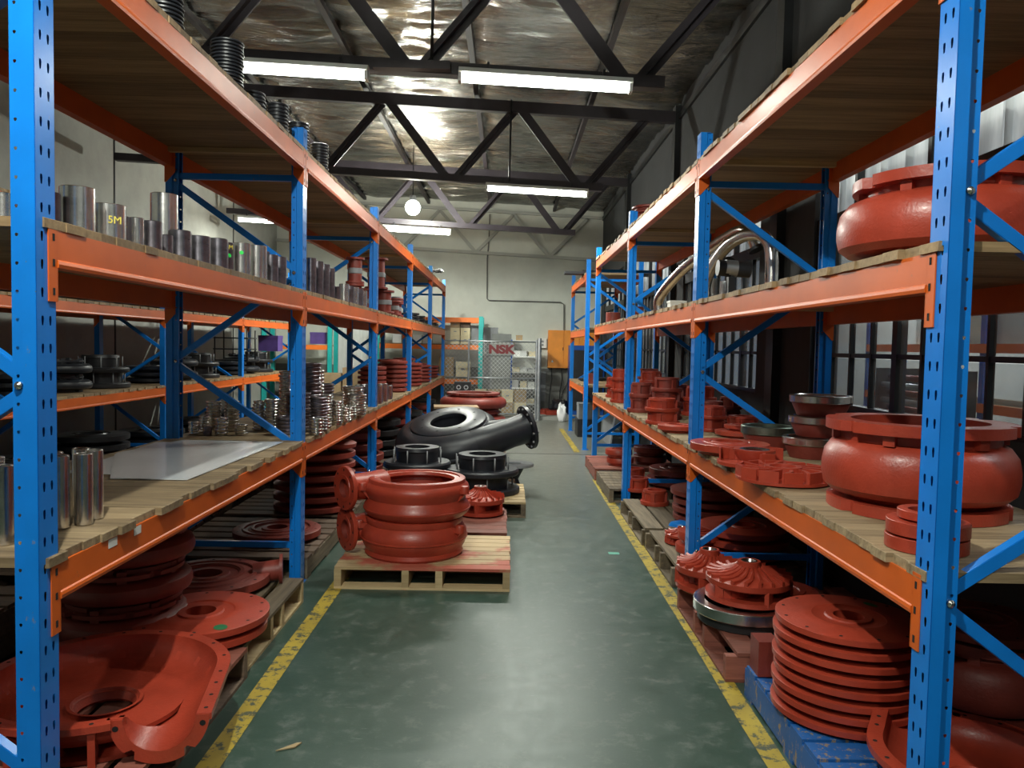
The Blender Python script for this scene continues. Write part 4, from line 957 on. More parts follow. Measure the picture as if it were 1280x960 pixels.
# near right bottom corner
def bowl_half(name, label, loc, rz, R=.38, r=.135, L=.44, mat=red, sc=1.0, ribs=True, L0=0.0):
    t_ = thing(name, label, 'pump casing', loc, rz); t_.scale = (sc, sc, sc)
    a_end = 2 * PI - math.acos((R - 2 * r) / R); Z = r + .04
    A0, A1 = -(2 * PI - a_end), 0     # the sector opened toward the outlet
    arc = [(R - r + r * math.cos(-PI / 2 * k / 8), Z + r * math.sin(-PI / 2 * k / 8)) for k in range(9)][::-1]
    tk = .016
    inner = [(R * .28, Z - r)] + arc
    outer = [(R + tk, Z), (R - r + (r + tk) * math.cos(-PI / 8), Z + (r + tk) * math.sin(-PI / 8)), (R - r + (r + tk) * math.cos(-PI / 4), Z + (r + tk) * math.sin(-PI / 4)), (R - r, Z - r - tk), (R * .28, Z - r - tk)]
    mm = M().lathe(inner + outer, 72, 0, a_end, closed=True)
    mm.lathe([(R * .28, Z - r), (R - r, Z - r), (R - r, Z - r - tk), (R * .28, Z - r - tk)], 20, a_end, 2 * PI, closed=True)
    obj('bowl', mm, mat, t_)
    obj('suction_collar', M().lathe([(R * .27, Z - r - .0), (R * .33, Z - r + .012), (R * .30, Z - r + .012), (R * .24, Z - r - tk - .01)], 40), mat, t_)
    # outlet trough: centreline x = R - r, running to -y
    n = 14; vs = []; rows = 12; y_in = R * math.sin(a_end)
    for side, rr in ((0, r), (1, r + tk)):
        for j in range(rows + 1):
            y = -L * j / rows
            for i in range(n + 1):
                a = -PI * i / n     # 0 outer wall, -pi inner wall
                amax = -PI if y <= y_in else -PI / 2 - (PI / 2) * max(0, (y / y_in - .55) / .45)
                a = max(a, amax)
                vs.append((R - r + rr * math.cos(a), y, Z + rr * math.sin(a)))
    K = (rows + 1) * (n + 1); fs = []
    for j in range(rows):
        for i in range(n):
            a = j * (n + 1) + i
            fs.append((a, a + 1, a + n + 2, a + n + 1)); fs.append((K + a, K + a + n + 1, K + a + n + 2, K + a + 1))
    for j in range(rows):
        a = j * (n + 1); fs.append((a, a + n + 1, K + a + n + 1, K + a)); a += n; fs.append((a, K + a, K + a + n + 1, a + n + 1))
    obj('outlet_trough', M().add(vs, fs, True), mat, t_)
    # split-line flange
    fw_ = .048; ft = .022; Z += .002
    mm = M().lathe([(R + .0, Z), (R + fw_, Z), (R + fw_, Z - ft), (R, Z - ft)], 60, 0, a_end - .12, closed=True, smooth=False)
    mm.box(R, R + fw_, -L, 0, Z - ft, Z)
    xi = R - 2 * r
    mm.box(xi - fw_, xi, -L, y_in - .02, Z - ft, Z)
    obj('split_flange', mm, mat, t_)
    hm = M()
    for k in range(14): 
        a = .25 + k * (a_end - .5) / 13; holes(hm, 0, 1, Z + .0008, .0075, 0, (R + fw_ * .55) * math.cos(a), (R + fw_ * .55) * math.sin(a))
    for k in range(4): holes(hm, 0, 1, Z + .0008, .0075, 0, R + fw_ * .5, -.05 - k * (L - .09) / 3)
    obj('bolt_hole', hm, hole_m, t_, kind='stuff')
    Z -= .002
    mm = M(); vs = []; n = 36
    for i in range(n + 1):
        a = -PI * i / n; no = .022 if i in (10, 11, 25, 26) else 0
        for yy in (-L - .004, -L + .020):
            vs.append((R - r + r * math.cos(a), yy, Z + r * math.sin(a))); vs.append((R - r + (r + .042 - no) * math.cos(a), yy, Z + (r + .042 - no) * math.sin(a)))
    fs = []
    for i in range(n):
        a = 4 * i; b_ = a + 4
        fs += [(a, a + 1, b_ + 1, b_), (a + 2, b_ + 2, b_ + 3, a + 3), (a + 1, a + 3, b_ + 3, b_ + 1), (a, b_, b_ + 2, a + 2)]
    fs += [(0, 2, 3, 1), (4 * n, 4 * n + 1, 4 * n + 3, 4 * n + 2)]
    ef = obj('outlet_flange', mm.add(vs, fs, False), mat, t_)
    hm = M()
    for a in (-.12, -PI + .12):
        cx, cz = R - r + (r + .022) * math.cos(a), Z + (r + .022) * math.sin(a) - .012
        hm.add([(cx + .010 * math.cos(k * PI / 4), -L - .005, cz + .010 * math.sin(k * PI / 4)) for k in range(8)], [tuple(range(8))])
    obj('bolt_hole', hm, hole_m, ef, kind='stuff')
    if ribs:
        me = M().prism([(R - .09, .0), (R + .028, .0), (R + .036, Z - ft), (R + .01, Z - ft)], -.011, .011).mesh('rib', mat)
        for k in range(15):
            a = PI * .12 + k * (a_end - PI * .2) / 14
            obj('rib', me, None, t_, (0, 0, 0), (0, 0, a))
    obj('base_ring', M().lathe([(R * .28, 0), (R * .95, 0), (R * .95, .014), (R * .28, .014)], 48, closed=True, smooth=False), mat, t_)
    return t_
bowl_half('split_casing_half', 'red open casing half in the bottom right corner', (1.50, 2.36, .142), 2.6, .27, .085, .30, red, 1, False)
volute_ring('pump_casing', 'dark red casing under the right rack, behind the near post', (1.88, 2.98, .142), .25, .30, red2, .4, 6, .15, flange=.2, bot=.2)
disc('cover_plate', 'dark red cover on the casing behind the near right post', 1.88, 2.98, .445, .24, .05, red2, .3, nh=8)
# beyond the middle post on the right floor
G = None
for i, (x, y, R, h, n) in enumerate([(1.62, 5.22, .30, .06, 3), (1.68, 6.2, .32, .06, 4), (1.30, 5.15, .14, .08, 2), (1.75, 7.8, .30, .09, 2), (1.35, 9.15, .16, .09, 2), (1.75, 9.3, .2, .1, 2)]):
    for q in range(n): disc('cover_plate', 'red cover plate, %s of the %s' % (oname(n - 1 - q, n), ['wide stack just past the middle right post at floor level', 'wide stack on the grey pallet', 'small stack at the aisle edge of the weathered pallet', 'wide pair on the pallet by the second right post', 'small pair on the far red-dusted pallet', 'inner pair on the far red-dusted pallet'][i]), x + random.uniform(-.02, .02), y, PZ + q * (h + .008), R, h, (red, red2)[i % 2], .25, nh=0, tilt=(0, 0))
impeller('closed_impeller', 'small red impeller on the weathered pallet', 1.27, 5.47, PZ, .12, .12, red, True, 12)
for i, (x, y) in enumerate([(1.30, 7.5), (1.36, 8.1), (1.34, 6.85)]): pump_end('red casting at the aisle edge of the %s' % ['pallet by the second post, near end', 'pallet by the second post, far end', 'grey pallet, far end'][i], x, y, PZ, .13, .13, red, i)
o = obj('blue_wrap', M().lathe([(.001, .05), (.05, .048), (.09, .03), (.10, 0), (.001, 0)], 14), blue, None, (1.42, 6.02, PZ)); o.scale = (1.3, .8, .8); tag(o, 'crumpled blue wrapping on the grey pallet', 'wrapping')
# ---------------- left floor
random.seed(31)
pallet('pallet', 'red-dusted pallet under the big open casing half', -1.60, 2.83, .90, 1.24, 0, (pal_red, pal_dark), run='Y', slats=7, gap=.035)
pallet('pallet', 'pale-edged pallet under the two stacked discs', -1.66, 3.98, .98, 1.02, 0, (pal_grey, pal_edge), run='Y', slats=7, gap=.03)
pallet('pallet', 'brown pallet behind the middle left post', -1.76, 5.50, 1.0, 1.15, 0, (pal_dark, pal_grey), run='X', slats=7, gap=.04)
pallet('pallet', 'dark pallet under the tall plate stack at left', -1.75, 6.72, 1.0, 1.10, 0, (pal_dark, pal_grey), run='X', slats=7, gap=.03)
bowl_half('split_casing_half', 'large open red casing half in front, its outlet facing the aisle', (-1.455, 2.80, .141), .20, .385, .112, .385, red)
disc('cover_plate', 'lower of two round red covers with a green patch, left floor', -1.42, 3.60, PZ, .30, .050, red, .22, nh=0, rz=.2)
t_ = disc('cover_plate', 'upper of two round red covers with a green patch, left floor', -1.42, 3.60, PZ + .056, .31, .050, red, .22, nh=14, rz=.5)
obj('touch_up_patch', M().lathe([(.001, 0), (.030, 0)], 14), green_m, t_, (.05, -.255, .0515)).scale = (1.0, 1.2, 1)
# covers behind
def ring_cover(label, x, y, z, R, mat, ear=True, rz=0):
    t_ = disc('volute_cover', label, x, y, z, R, .07, mat, .24, nh=12, rz=rz)
    obj('raised_ring', M().lathe([(R * .50, .07), (R * .52, .084), (R * .58, .084), (R * .60, .07)], 56), mat, t_)
    obj('raised_ring', M().lathe([(R * .72, .07), (R * .74, .08), (R * .78, .08), (R * .80, .07)], 56), mat, t_)
    if ear:
        obj('outlet_neck', M().tube([(R * .72, .02, .06), (R * 1.15, .02, .07)], [.055, .06], 20), mat, t_)
        obj('outlet_flange', M().tube([(R * 1.14, .02, .075), (R * 1.19, .02, .075)], .085, 28), mat, t_)
    return t_
ring_cover('round red volute cover with ringed face and side flange, under the left rack', -1.66, 4.30, PZ, .34, red2, True, .25)
ring_cover('round dull red cover with grey ringed centre beyond the middle left post', -1.60, 5.42, PZ, .30, red2, False)
for q in range(3):
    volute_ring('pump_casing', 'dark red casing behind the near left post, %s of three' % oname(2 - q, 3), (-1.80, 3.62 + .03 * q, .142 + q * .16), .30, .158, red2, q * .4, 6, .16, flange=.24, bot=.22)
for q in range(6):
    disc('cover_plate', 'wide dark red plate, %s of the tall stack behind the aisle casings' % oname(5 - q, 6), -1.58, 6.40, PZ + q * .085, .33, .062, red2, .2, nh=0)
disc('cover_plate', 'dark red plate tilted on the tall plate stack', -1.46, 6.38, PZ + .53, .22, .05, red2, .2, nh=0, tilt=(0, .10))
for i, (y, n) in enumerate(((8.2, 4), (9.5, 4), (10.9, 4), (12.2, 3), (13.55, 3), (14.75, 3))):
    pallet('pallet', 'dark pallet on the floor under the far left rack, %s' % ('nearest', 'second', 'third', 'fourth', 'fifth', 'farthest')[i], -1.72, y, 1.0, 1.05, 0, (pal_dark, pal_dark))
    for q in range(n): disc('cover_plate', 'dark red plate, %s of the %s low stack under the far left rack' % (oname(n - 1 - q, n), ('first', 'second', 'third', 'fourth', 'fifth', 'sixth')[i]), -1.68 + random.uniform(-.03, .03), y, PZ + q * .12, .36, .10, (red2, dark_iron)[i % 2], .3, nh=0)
for i, (y, n) in enumerate(((3.3, 2), (4.6, 3), (5.85, 4), (7.1, 3), (8.3, 2))):
    for q in range(n): pallet('pallet', 'dark pallet, %s of the %s pile behind the left rack' % (oname(n - 1 - q, n), ('nearest', 'second', 'third', 'fourth', 'fifth')[i]), -2.86 + random.uniform(-.03, .03), y, 1.1, 1.1, 0, (pal_dark, pal_dark), z=q * .141, gap=.03)
# ---------------- centre aisle
pallet('pallet', 'fresh pine pallet at the front of the aisle, carrying two stacked casings', -.503, 5.17, 1.09, .86, 0, (pal_new, pal_edge), slats=8, gap=.009, nst=4)
elbow_volute('volute_casing', 'lower of the two stacked red volute casings on the pine pallet', (-.60, 5.14, PZ), .62, .345, .25, red, .14)
elbow_volute('volute_casing', 'upper of the two stacked red volute casings on the pine pallet', (-.585, 5.15, PZ + .251), .68, .345, .25, red, .17, True)
pallet('pallet', 'red-dusted pallet right behind the pine one', -.47, 6.10, .98, .84, 0, (pal_red, pal_red), slats=7, gap=.006)
impeller('closed_impeller', 'red ridged impeller peeking out right of the stacked casings', -.20, 6.32, PZ, .20, .23, red, True, 20, .26)
pallet('pallet', 'worn brown pallet under the black liner frames', -.38, 7.30, 1.14, .95, 0, (pal_edge, pal_grey), slats=7)
pallet('pallet', 'hidden second pallet beside the worn brown one', -.50, 8.5, 1.2, 1.1, 0, (pal_dark, pal_dark))
def liner(label, x, y, z, R, mat=rubber, tiers=2):
    t_ = thing('studded_liner', label, 'liner', (x, y, z))
    zz = 0
    obj('base_flange', M().lathe([(R * .5, 0), (R * .97, 0), (R, .01), (R, .045), (R * .97, .055), (R * .5, .055)], 56, closed=True), mat, t_)
    obj('drum', M().lathe([(R * .55, .05), (R * .68, .05), (R * .68, .17), (R * .55, .17)], 48, closed=True), mat, t_)
    if tiers > 1:
        obj('middle_flange', M().lathe([(R * .5, .17), (R * .95, .17), (R * .97, .18), (R * .97, .21), (R * .93, .225), (R * .5, .225)], 56, closed=True), mat, t_)
        obj('upper_drum', M().lathe([(R * .5, .22), (R * .60, .22), (R * .62, .33), (R * .5, .33)], 48, closed=True), mat, t_)
        obj('top_ring', M().lathe([(R * .36, .32), (R * .62, .32), (R * .64, .33), (R * .62, .36), (R * .36, .36)], 48, closed=True), mat, t_)
    me = M().tube([(0, 0, 0), (0, 0, .13)], .007, 6).mesh('stud', greyp)
    for i in range(8):
        a = 2 * PI * i / 8 + .2
        obj('stud', me, None, t_, (R * .82 * math.cos(a), R * .82 * math.sin(a), .045))
        if tiers > 1: obj('stud', me, None, t_, (R * .72 * math.cos(a + .3), R * .72 * math.sin(a + .3), .215))
    return t_
liner('black studded two-tier liner frame right of the pair behind the impeller', -.22, 7.32, PZ, .36)
liner('black studded liner frame left of the pair, half hidden by the casings', -.84, 7.36, PZ + .05, .33)
# big black volute, tilted
def big_volute():
    t_ = thing('black_volute', 'huge glossy black rubber-lined volute lying tilted across the aisle side', 'pump casing', (-.60, 8.45, .53), rot=(.25, -.19, .12))
    R = .56; n = 80; vs = []; prof_n = 15
    # spiral shell: outer radius grows toward the outlet
    def ring(a):
        g = (a / (2 * PI)); Ro = R * (.90 + .28 * g); r_ = .14 + .055 * g
        pts = [(.22, .155)]
        pts += [(.40, .165), (.41, .150), (.44, .150)]
        for k in range(11):
            t = PI / 2 - PI * k / 10; pts.append((Ro - r_ + r_ * math.cos(t), .0 + r_ * math.sin(t) * (1.0 if t > 0 else .8)))
        pts += [(.40, -.13), (.22, -.13)]
        return pts
    m_ = len(ring(0))
    for i in range(n + 1):
        a = 2 * PI * i / n
        for r, z_ in ring(a): vs.append((r * math.cos(a - 1.2), r * math.sin(a - 1.2), z_))
    fs = [(i * m_ + q, (i + 1) * m_ + q, (i + 1) * m_ + (q + 1) % m_, i * m_ + (q + 1) % m_) for i in range(n) for q in range(m_)]
    obj('shell', M().add(vs, fs, True), rubber, t_)
    obj('face_plate', M().lathe([(.20, .15), (.20, .185), (.22, .19), (.40, .19), (.415, .18), (.42, .15)], 64), rubber, t_)
    obj('bore', M().lathe([(.001, .02), (.20, .03)], 40), hole_m, t_)
    obj('bolt_hole', holes(M(), .31, 8, .1912, .016, .3), hole_m, t_, kind='stuff')
    a = -1.2; X, Y = math.cos(a) * .45, math.sin(a) * .45
    # outlet pipe leaves toward +x on the near side
    obj('rim_bead', M().tube([((R * (.90 + .28 * i / 60) + .005) * math.cos(2 * PI * i / 60 - 1.2), (R * (.90 + .28 * i / 60) + .005) * math.sin(2 * PI * i / 60 - 1.2), -.02) for i in range(61)], .018, 8), rubber, t_)
    pts = [(-.10, -.42, 0), (.15, -.40, .0), (.40, -.34, .0), (.62, -.27, .01), (.80, -.22, .02)]
    obj('outlet_neck', M().tube(pts, [.13, .17, .165, .155, .165], 32), rubber, t_)
    pts = [(-.0, -.25, 0), (.25, -.15, .0), (.5, -.19, .0), (.74, -.22, .01)]
    obj('outlet_throat', M().tube(pts, [.12, .15, .15, .14], 32), rubber, t_)
    fl = obj('outlet_flange', M().lathe([(.001, 0), (.235, 0), (.24, .004), (.24, .038), (.235, .042), (.001, .042)], 48), rubber, t_, (.80, -.215, .02), (0, PI / 2, .25))
    me = M().tube([(0, 0, -.012), (0, 0, .055)], .013, 8).mesh('bolt', galv)
    for i in range(12): obj('bolt', me, None, fl, (.212 * math.cos(i * PI / 6), .212 * math.sin(i * PI / 6), 0))
    return t_
big_volute()
disc('liner_plate', 'black round liner lying under the huge black volute', -.55, 8.5, PZ, .45, .08, rubber, .3, nh=0, cat='liner')
t_ = thing('liner_cone', 'small black cone with grey disc top under the volute outlet', 'liner', (.09, 8.15, 0))
obj('cone', M().lathe([(.04, 0), (.10, .0), (.05, .12), (.12, .26), (.03, .26)], 32, closed=True), rubber, t_); obj('disc_top', hollow(.21, .08, .03, 40), greyp, t_, (0, 0, .26))
pallet('pallet', 'dark pallet supporting the dark red casing stack far down the aisle', -.55, 10.5, 1.1, 1.1, 0, (pal_dark, pal_dark))
for q in range(3): volute_ring('pump_casing', 'dark red casing far down the aisle behind the black volute, %s of three' % oname(2 - q, 3), (-.45, 10.5, PZ + q * .25), .45, .249, red2, q * .5, 6, .25, flange=.33, bot=.32)
volute_ring('pump_casing', 'dark red casing left of the far casing stack', (-1.0, 9.9, PZ), .26, .30, red2, .2, 6, .16, flange=.2, bot=.2)
o = obj('grey_plate', M().box(-.3, .25, -.2, .2, 0, .02), deck_w, None, (-.60, 9.6, .75), (0, 0, .1)); tag(o, 'thin board lying on a dark block behind the black volute', 'plate')
o = obj('support_block', M().box(-.2, .2, -.12, .12, 0, .75), dark_iron, None, (-.60, 9.6, 0)); tag(o, 'dark block holding up the thin board', 'block')
t_ = thing('bearing_block', 'black block with two round grey eyes behind the casing stack', 'block', (-.66, 11.6, .0))
obj('block_body', M().box(-.12, .12, -.1, .1, .0, .98), black, t_)
for s in (-1, 1): obj('eye', M().lathe([(.02, 0), (.035, .0), (.035, .008), (.02, .008)], 20, closed=True), galv, t_, (s * .055, -.10, .90), (PI / 2, 0, 0))

# ---------------- other rack row, left wall: dark clutter
random.seed(41)
names = ['first', 'second', 'third', 'fourth', 'fifth', 'sixth', 'seventh', 'eighth', 'ninth', 'tenth', 'eleventh', 'twelfth']
i = 0
for lv, zz in (('lower', .98), ('upper', 1.89)):
    for j, y in enumerate((7.02, 7.8, 8.6, 9.75, 10.5, 11.3, 12.45, 13.15, 13.9)):
        kind = (j + (lv == 'upper')) % 3
        if kind == 0:
            n = 3 if lv == 'lower' else 1
            for q in range(n): disc('dark_plate', 'black round plate, %s of the %s pile on the %s shelf of the wall rack' % (oname(n - 1 - q, n), names[j], lv), -4.48, y, zz + q * .075, .28, .06, rubber, .3, nh=0, cat='plate')
        elif kind == 1:
            for q in range(1 if lv == 'upper' else 2): volute_ring('rubber_casing', 'black rubber casing, %s of the %s pile on the %s shelf of the wall rack' % (oname((0 if lv == 'upper' else 1) - q, 1 if lv == 'upper' else 2), names[j], lv), (-4.5, y, zz + q * .16), .30, .158, rubber, j, 5, .14, flange=.2, bot=.2)
        else:
            if lv == 'lower': liner('black studded liner, %s along the lower shelf of the wall rack' % names[j], -4.5, y, zz, .30, black, 2)
            else: disc('dark_plate', 'single black plate, %s along the upper shelf of the wall rack' % names[j], -4.45, y, zz, .30, .07, rubber, .25, nh=8, cat='plate')
def stool(label, x, y, z, mat):
    t_ = thing('part_stand', label, 'stand', (x, y, z))
    for zz in (.0, .18, .36): obj('shelf_plate', M().box(-.28, .28, -.22, .22, zz, zz + .02), mat, t_)
    for a in (-1, 1):
        for b_ in (-1, 1): obj('leg', M().tube([(a * .26, b_ * .2, 0), (a * .26, b_ * .2, .5)], .012, 8), mat, t_)
    return t_
stool('black stand with bright plates on the wall rack lower shelf', -4.45, 12.7, 1.20, black)
carton('dark purple crate on the wall rack near its far end', -4.3, 14.1, 1.35 + .0, .35, .3, .28, purple, 0, 'crate', 'crate', False)
for i, (y, n) in enumerate(((5.4, 4), (7.2, 4), (8.4, 5), (9.85, 4), (11.3, 4), (12.6, 4))):
    for q in range(n): disc('cover_plate', 'dark cover, %s of the %s pile on the floor of the wall rack' % (oname(n - 1 - q, n), names[i]), -4.5, y, q * .10, .38, .085, (dark_iron, red2)[(i == 0) * 1], .3, nh=0)
# ---------------- far end of the hall: stores behind the mesh fence
t_ = thing('storage_rack', 'teal and orange storage rack against the back wall', 'racking', (-1.7, 16.7, .07))
for x in (-1.1, 1.12): 
    for y in (0, .7): obj('post', M().box(x - .045, x + .045, y - .035, y + .035, 0, 2.08), teal, t_)
for zz in (.62, 1.36, 1.95): 
    for y in (-.02, .68): obj('beam', M().box(-1.06, 1.08, y, y + .04, zz, zz + .10), orange_far, t_)
    if zz < 1.9: obj('deck', M().box(-1.06, 1.08, -.0, .68, zz + .10, zz + .12), deck_w, t_)
t_ = thing('storage_rack', 'orange and teal shelf at the far left end, with a purple crate', 'racking', (-4.45, 16.7, .07))
for x in (-.78, .63): obj('post', M().box(x - .045, x + .045, -.035, .035, 0, 2.0), teal, t_)
for zz in (.6, 1.3): obj('beam', M().box(-.74, .59, -.02, .03, zz, zz + .10), orange_far, t_); obj('deck', M().box(-.74, .59, .03, .58, zz + .08, zz + .10), deck_w, t_)
for x in (-.78, .63): obj('post', M().box(x - .045, x + .045, .56, .63, 0, 2.0), teal, t_)
carton('purple crate on the far left shelf', -4.1, 16.95, 1.492, .35, .3, .25, purple, 0, 'crate', 'crate', False)
random.seed(8)
zz = 1.552
for i, (x, c, l) in enumerate([(-1.02, card_y, 'left'), (-.80, card_y, 'right')]):
    carton('cream archive carton, %s of the lower pair on the back rack' % l, x - .12, 16.95, zz, .2, .3, .17, c, 0); carton('cream archive carton, %s of the upper pair on the back rack' % l, x - .12, 16.95, zz + .175, .2, .3, .17, c, 0)
carton('brown carton on top of the left cream cartons', -1.14, 16.95, zz + .35, .2, .3, .13, card, 0)
carton('dark brown carton on top of the right cream cartons', -.92, 16.95, zz + .35, .2, .3, .13, pal_dark, 0, tape=False)
carton('dark grey case behind the teal post on the back rack', -.70, 17.1, zz, .2, .3, .40, greyp, 0, tape=False)
for i in range(4): carton('white and blue small box, %s along the middle of the back rack' % names[i], -2.4 + .22 * i, 16.95, zz, .18, .25, (.2, .26, .18, .24)[i], (white_p, grey_lt)[i % 2], 0, tape=False)
for i in range(5): carton('carton on the lower deck of the back rack, %s from the left' % names[i], -2.4 + .36 * i, 16.95, .812, .3, .3, (.3, .4, .25, .45, .35)[i], (card, card_y, white_p)[i % 3], 0)
for i in range(4): carton('large brown carton standing under the far left wall, %s from the left' % names[i], -4.0 + .42 * i, 16.0, 0, .38, .4, (.95, .90, 1.02, 1.1)[i], card, 0, tape=False)
for i in range(4):
    for q in range(2): carton('worn carton behind the fence, %s column, %s' % (names[i], ('lower', 'upper')[q]), -.55 + .27 * i, 16.55, .07 + .262 * q, .24, .28, .26, (card, card_y)[(i + q) % 2], .1 * i)
# white corrugated door panel
m = M()
for i in range(12): m.box(-3.95 + .08 * i, -3.95 + .08 * i + .055, YB - .04, YB - .012, 0.02, 2.6)
m.box(-3.97, -3.0, YB - .02, YB - .012, .02, 2.62)
struct('door_1', m, white_p)
# white steel shelf unit behind the fence
t_ = thing('shelf_unit', 'white steel shelf unit full of small parts behind the fence', 'shelf', (.36, 16.9, .07))
for x in (-.27, .27):
    for y in (-.2, .2): obj('upright', M().box(x - .015, x + .015, y - .015, y + .015, 0, 1.60), (blue_dark if x < 0 else greyp), t_)
for q in range(5): obj('shelf', M().box(-.27, .27, -.2, .2, .2 + .34 * q, .225 + .34 * q), white_p, t_)
k = 0
for q in range(4):
    for i in range(3):
        carton('small white parts box, %s column on the %s shelf behind the fence' % (('left', 'middle', 'right')[i], ('lowest', 'second', 'third', 'top')[q]), .19 + .17 * i, 16.85, .296 + .34 * q, .14, .2, random.uniform(.08, .16), (white_p, grey_lt, card_y)[(i + q) % 3], random.uniform(-.2, .2), tape=False)
o = obj('paper_stack', M().box(-.3, .2, -.1, .1, 0, .12), grey_lt, None, (-.25, 17.3, 1.5)); bpy.data.objects.remove(o)
carton('pale grey case on a stand above the fence line', -.13, 17.3, .07, .42, .3, 1.72, grey_mid, 0, 'case', 'case', False)
carton('dark grey cabinet behind the teal post', -.38, 17.35, .07, .32, .3, 1.86, greyp, 0, 'steel_cabinet', 'cabinet', False)
carton('small brown box on the white shelf unit', .25, 16.9, 1.656, .14, .14, .11, card, 0)
# mesh fence
t_ = thing('mesh_fence', 'galvanised chain-link fence closing off the stores', 'fence', (0, 16.05, 0))
for x, r in ((-1.32, .02), (-.80, .02), (.60, .02), (.66, .045)): obj('fence_post', M().tube([(x, 0, 0), (x, 0, 1.66 if r < .04 else 1.70)], r, 12), galv, t_)
for zz in (.12, .86, 1.62): obj('fence_rail', M().tube([(-1.32, 0, zz), (.6, 0, zz)], .016, 10), galv, t_)
mm = M(); x = -1.32 - 1.5
while x < .6:
    for d in (1, -1):
        xa, za, xb, zb_ = (x, .12, x + 1.5, 1.62) if d > 0 else (x, 1.62, x + 1.5, .12)
        ta = max(0, (-1.32 - xa) / 1.5); tb_ = min(1, (.6 - xa) / 1.5)
        if tb_ > ta: mm.bar((xa + 1.5 * ta, d * .003, za + (zb_ - za) * ta), (xa + 1.5 * tb_, d * .003, za + (zb_ - za) * tb_), .0065, .0065)
    x += .085
obj('chain_link', mm, grey_lt, t_, kind='stuff')
t_ = thing('fence_sign', 'grey sign with dark red letters NSK hung on the fence', 'sign', (-.125, 16.01, 1.455))
obj('sign_board', M().box(-.26, .26, -.008, .008, -.115, .115), grey_mid, t_)
obj_t = text('NSK', (0, -.010, -.005), (PI / 2, 0, 0), .235, sign_red, 'lettering', t_, .002, .013)
for vtx in obj_t.data.vertices: vtx.co.x *= 1.18
# orange electrical cabinet on the back wall
t_ = thing('electrical_cabinet', 'orange electrical cabinet mounted on the back wall', 'cabinet', (1.45, YB - .012, 1.05))
obj('cabinet_body', M().box(-.53, .53, -.20, 0, 0, .86), cab_or, t_)
for i in range(3):
    d = obj('door', M().box(-.52 + .35 * i, -.18 + .35 * i, -.215, -.20, .01, .85), cab_or, t_)
    obj('latch', M().box(-.20 + .35 * i, -.185 + .35 * i, -.225, -.215, .40, .47), black, d)
obj('warning_sticker', M().prism([(-.46, .13), (-.40, .13), (-.43, .19)], -.2165, -.2155), white_p, t_)
t_ = thing('socket_panel', 'white socket panel left of the orange cabinet', 'panel', (.80, YB - .012, 1.5))
obj('panel_body', M().box(-.09, .09, -.08, 0, 0, .22), white_p, t_)
for zz in (.07, .15): obj('socket', M().lathe([(.001, .0), (.025, .0), (.02, .012), (.001, .012)], 14), greyp, t_, (0, -.08, zz), (PI / 2, 0, 0))
o = obj('wall_box', M().box(-.09, .09, -.05, 0, 0, .68), greyp, None, (.80, YB - .012, .28)); tag(o, 'tall narrow dark panel low on the back wall', 'panel')
for i, x in enumerate((1.02, 1.25, 1.42)):
    o = obj('wall_cable', M().tube([(x, YB - .03, 1.05), (x + .01, YB - .035, .8), (x - .03 - .1 * (i == 2), YB - .04, .5), (x - .05 - .2 * (i == 2), YB - .05, .1)], .009, 6), cable_m); tag(o, 'black cable hanging below the orange cabinet, %s' % ('left', 'middle', 'right')[i], 'cable')
for i, (x, y, s) in enumerate(((.82, 16.8, .13), (1.0, 16.65, .16), (.9, 17.1, .1))):
    o = obj('red_brick', M().box(-s, s, -.1, .1, 0, .09), red, None, (x, y, .07), (0, 0, .2 * i)); tag(o, 'low red block on the kerb below the cabinet, %s' % ('left', 'middle', 'rear')[i], 'block')
def blob(name, label, cat, loc, sx, sy, sz, mat, seed):
    vs = []; fs = []; n, k = 24, 12
    for j in range(k + 1):
        ph = PI * j / k
        for i in range(n):
            a = 2 * PI * i / n; p = Vector((math.sin(ph) * math.cos(a), math.sin(ph) * math.sin(a), math.cos(ph)))
            q = 1 + .35 * noise.noise(p * 1.8 + Vector((seed, 0, 0))) + .12 * noise.noise(p * 5 + Vector((0, seed, 0)))
            vs.append((p.x * sx * q, p.y * sy * q, max(0, (p.z + .75) * sz * q)))
    for j in range(k):
        for i in range(n): fs.append((j * n + i, (j + 1) * n + i, (j + 1) * n + (i + 1) % n, j * n + (i + 1) % n))
    return tag(obj(name, M().add(vs, fs, True), mat, None, loc), label, cat)
blob('bag', 'heap of black plastic bags on the kerb under the cabinet', 'bag', (1.18, 16.95, .07), .24, .2, .17, cloth_k, 2)
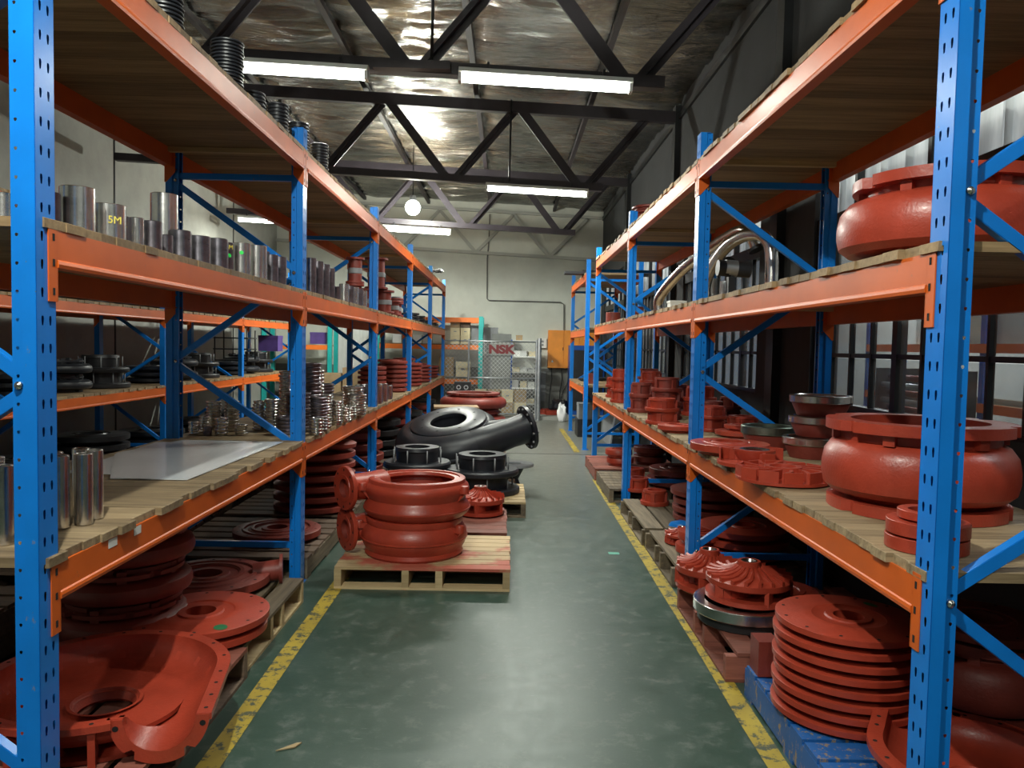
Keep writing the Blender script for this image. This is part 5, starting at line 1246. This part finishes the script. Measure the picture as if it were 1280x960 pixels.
blob('bag', 'white cloth or bag slumped at the kerb beside the far blue post', 'bag', (1.14, 15.85, 0), .09, .08, .20, cloth_w, 5)
t_ = thing('steel_locker', 'dark glass-fronted cabinet behind the far right rack', 'cabinet', (1.72, 16.9, .07))
obj('locker_body', M().box(-.38, .38, -.2, .2, 0, 1.5), blue_dark, t_); obj('door', M().box(-.34, .34, -.215, -.2, .1, 1.4), black, t_); obj('door_trim', M().box(-.36, -.33, -.22, -.2, .08, 1.42), grey_lt, t_)
# ---------------- beyond the windows
t_ = thing('storage_rack', 'orange rack of the neighbouring hall seen through the windows', 'racking', (5.2, 3.0, 0))
for y in (0, 2.7, 5.4, 8.1): obj('post', M().box(-.04, .04, y - .04, y + .04, 0, 3.0), blue_dark, t_)
for zz in (.9, 1.55, 2.6): obj('beam', M().box(-.05, -.02, 0, 8.1, zz, zz + .1), orange, t_); obj('deck', M().box(-.02, .8, 0, 8.1, zz + .08, zz + .1), deck_w, t_)
for i in range(5):
    carton('pale box on the rack beyond the windows, %s from the near end' % names[i], 5.5, 3.6 + 1.5 * i, 1.652, .5, .7, .4 + .1 * (i % 3), (grey_lt, white_p, card)[i % 3], 0, tape=False)
t_ = thing('bar_rack', 'bundle of round bars beyond the second window pane', 'rack', (3.4, 6.3, 0))
obj('frame', M().box(-.2, .2, -.4, -.36, 0, 1.4).box(-.2, .2, .36, .4, 0, 1.4), black, t_)
for q in range(6): obj('round_bar', M().tube([(-.15 + .06 * (q % 2), -.5, 1.0 + .065 * q), (-.15 + .06 * (q % 2), .5, 1.0 + .065 * q)], .025, 10), (galv, red2)[q % 2], t_)
# ---------------- bits on the floor
o = obj('wood_chip', M().prism([(-.05, -.004), (.02, -.010), (.05, .012), (.03, .016)], 0, .004, 'Z'), pal_edge, None, (-.79, 2.84, .003), (0, 0, .5)); tag(o, 'pale wood splinter on the floor near the left line', 'splinter')
o = obj('tape_scrap', M().box(-.04, .04, -.03, .03, 0, .001), simple('mint_tape', (.12, .42, .32), .5), None, (.82, 5.69, .0)); tag(o, 'mint green tape scrap stuck on the floor', 'tape')
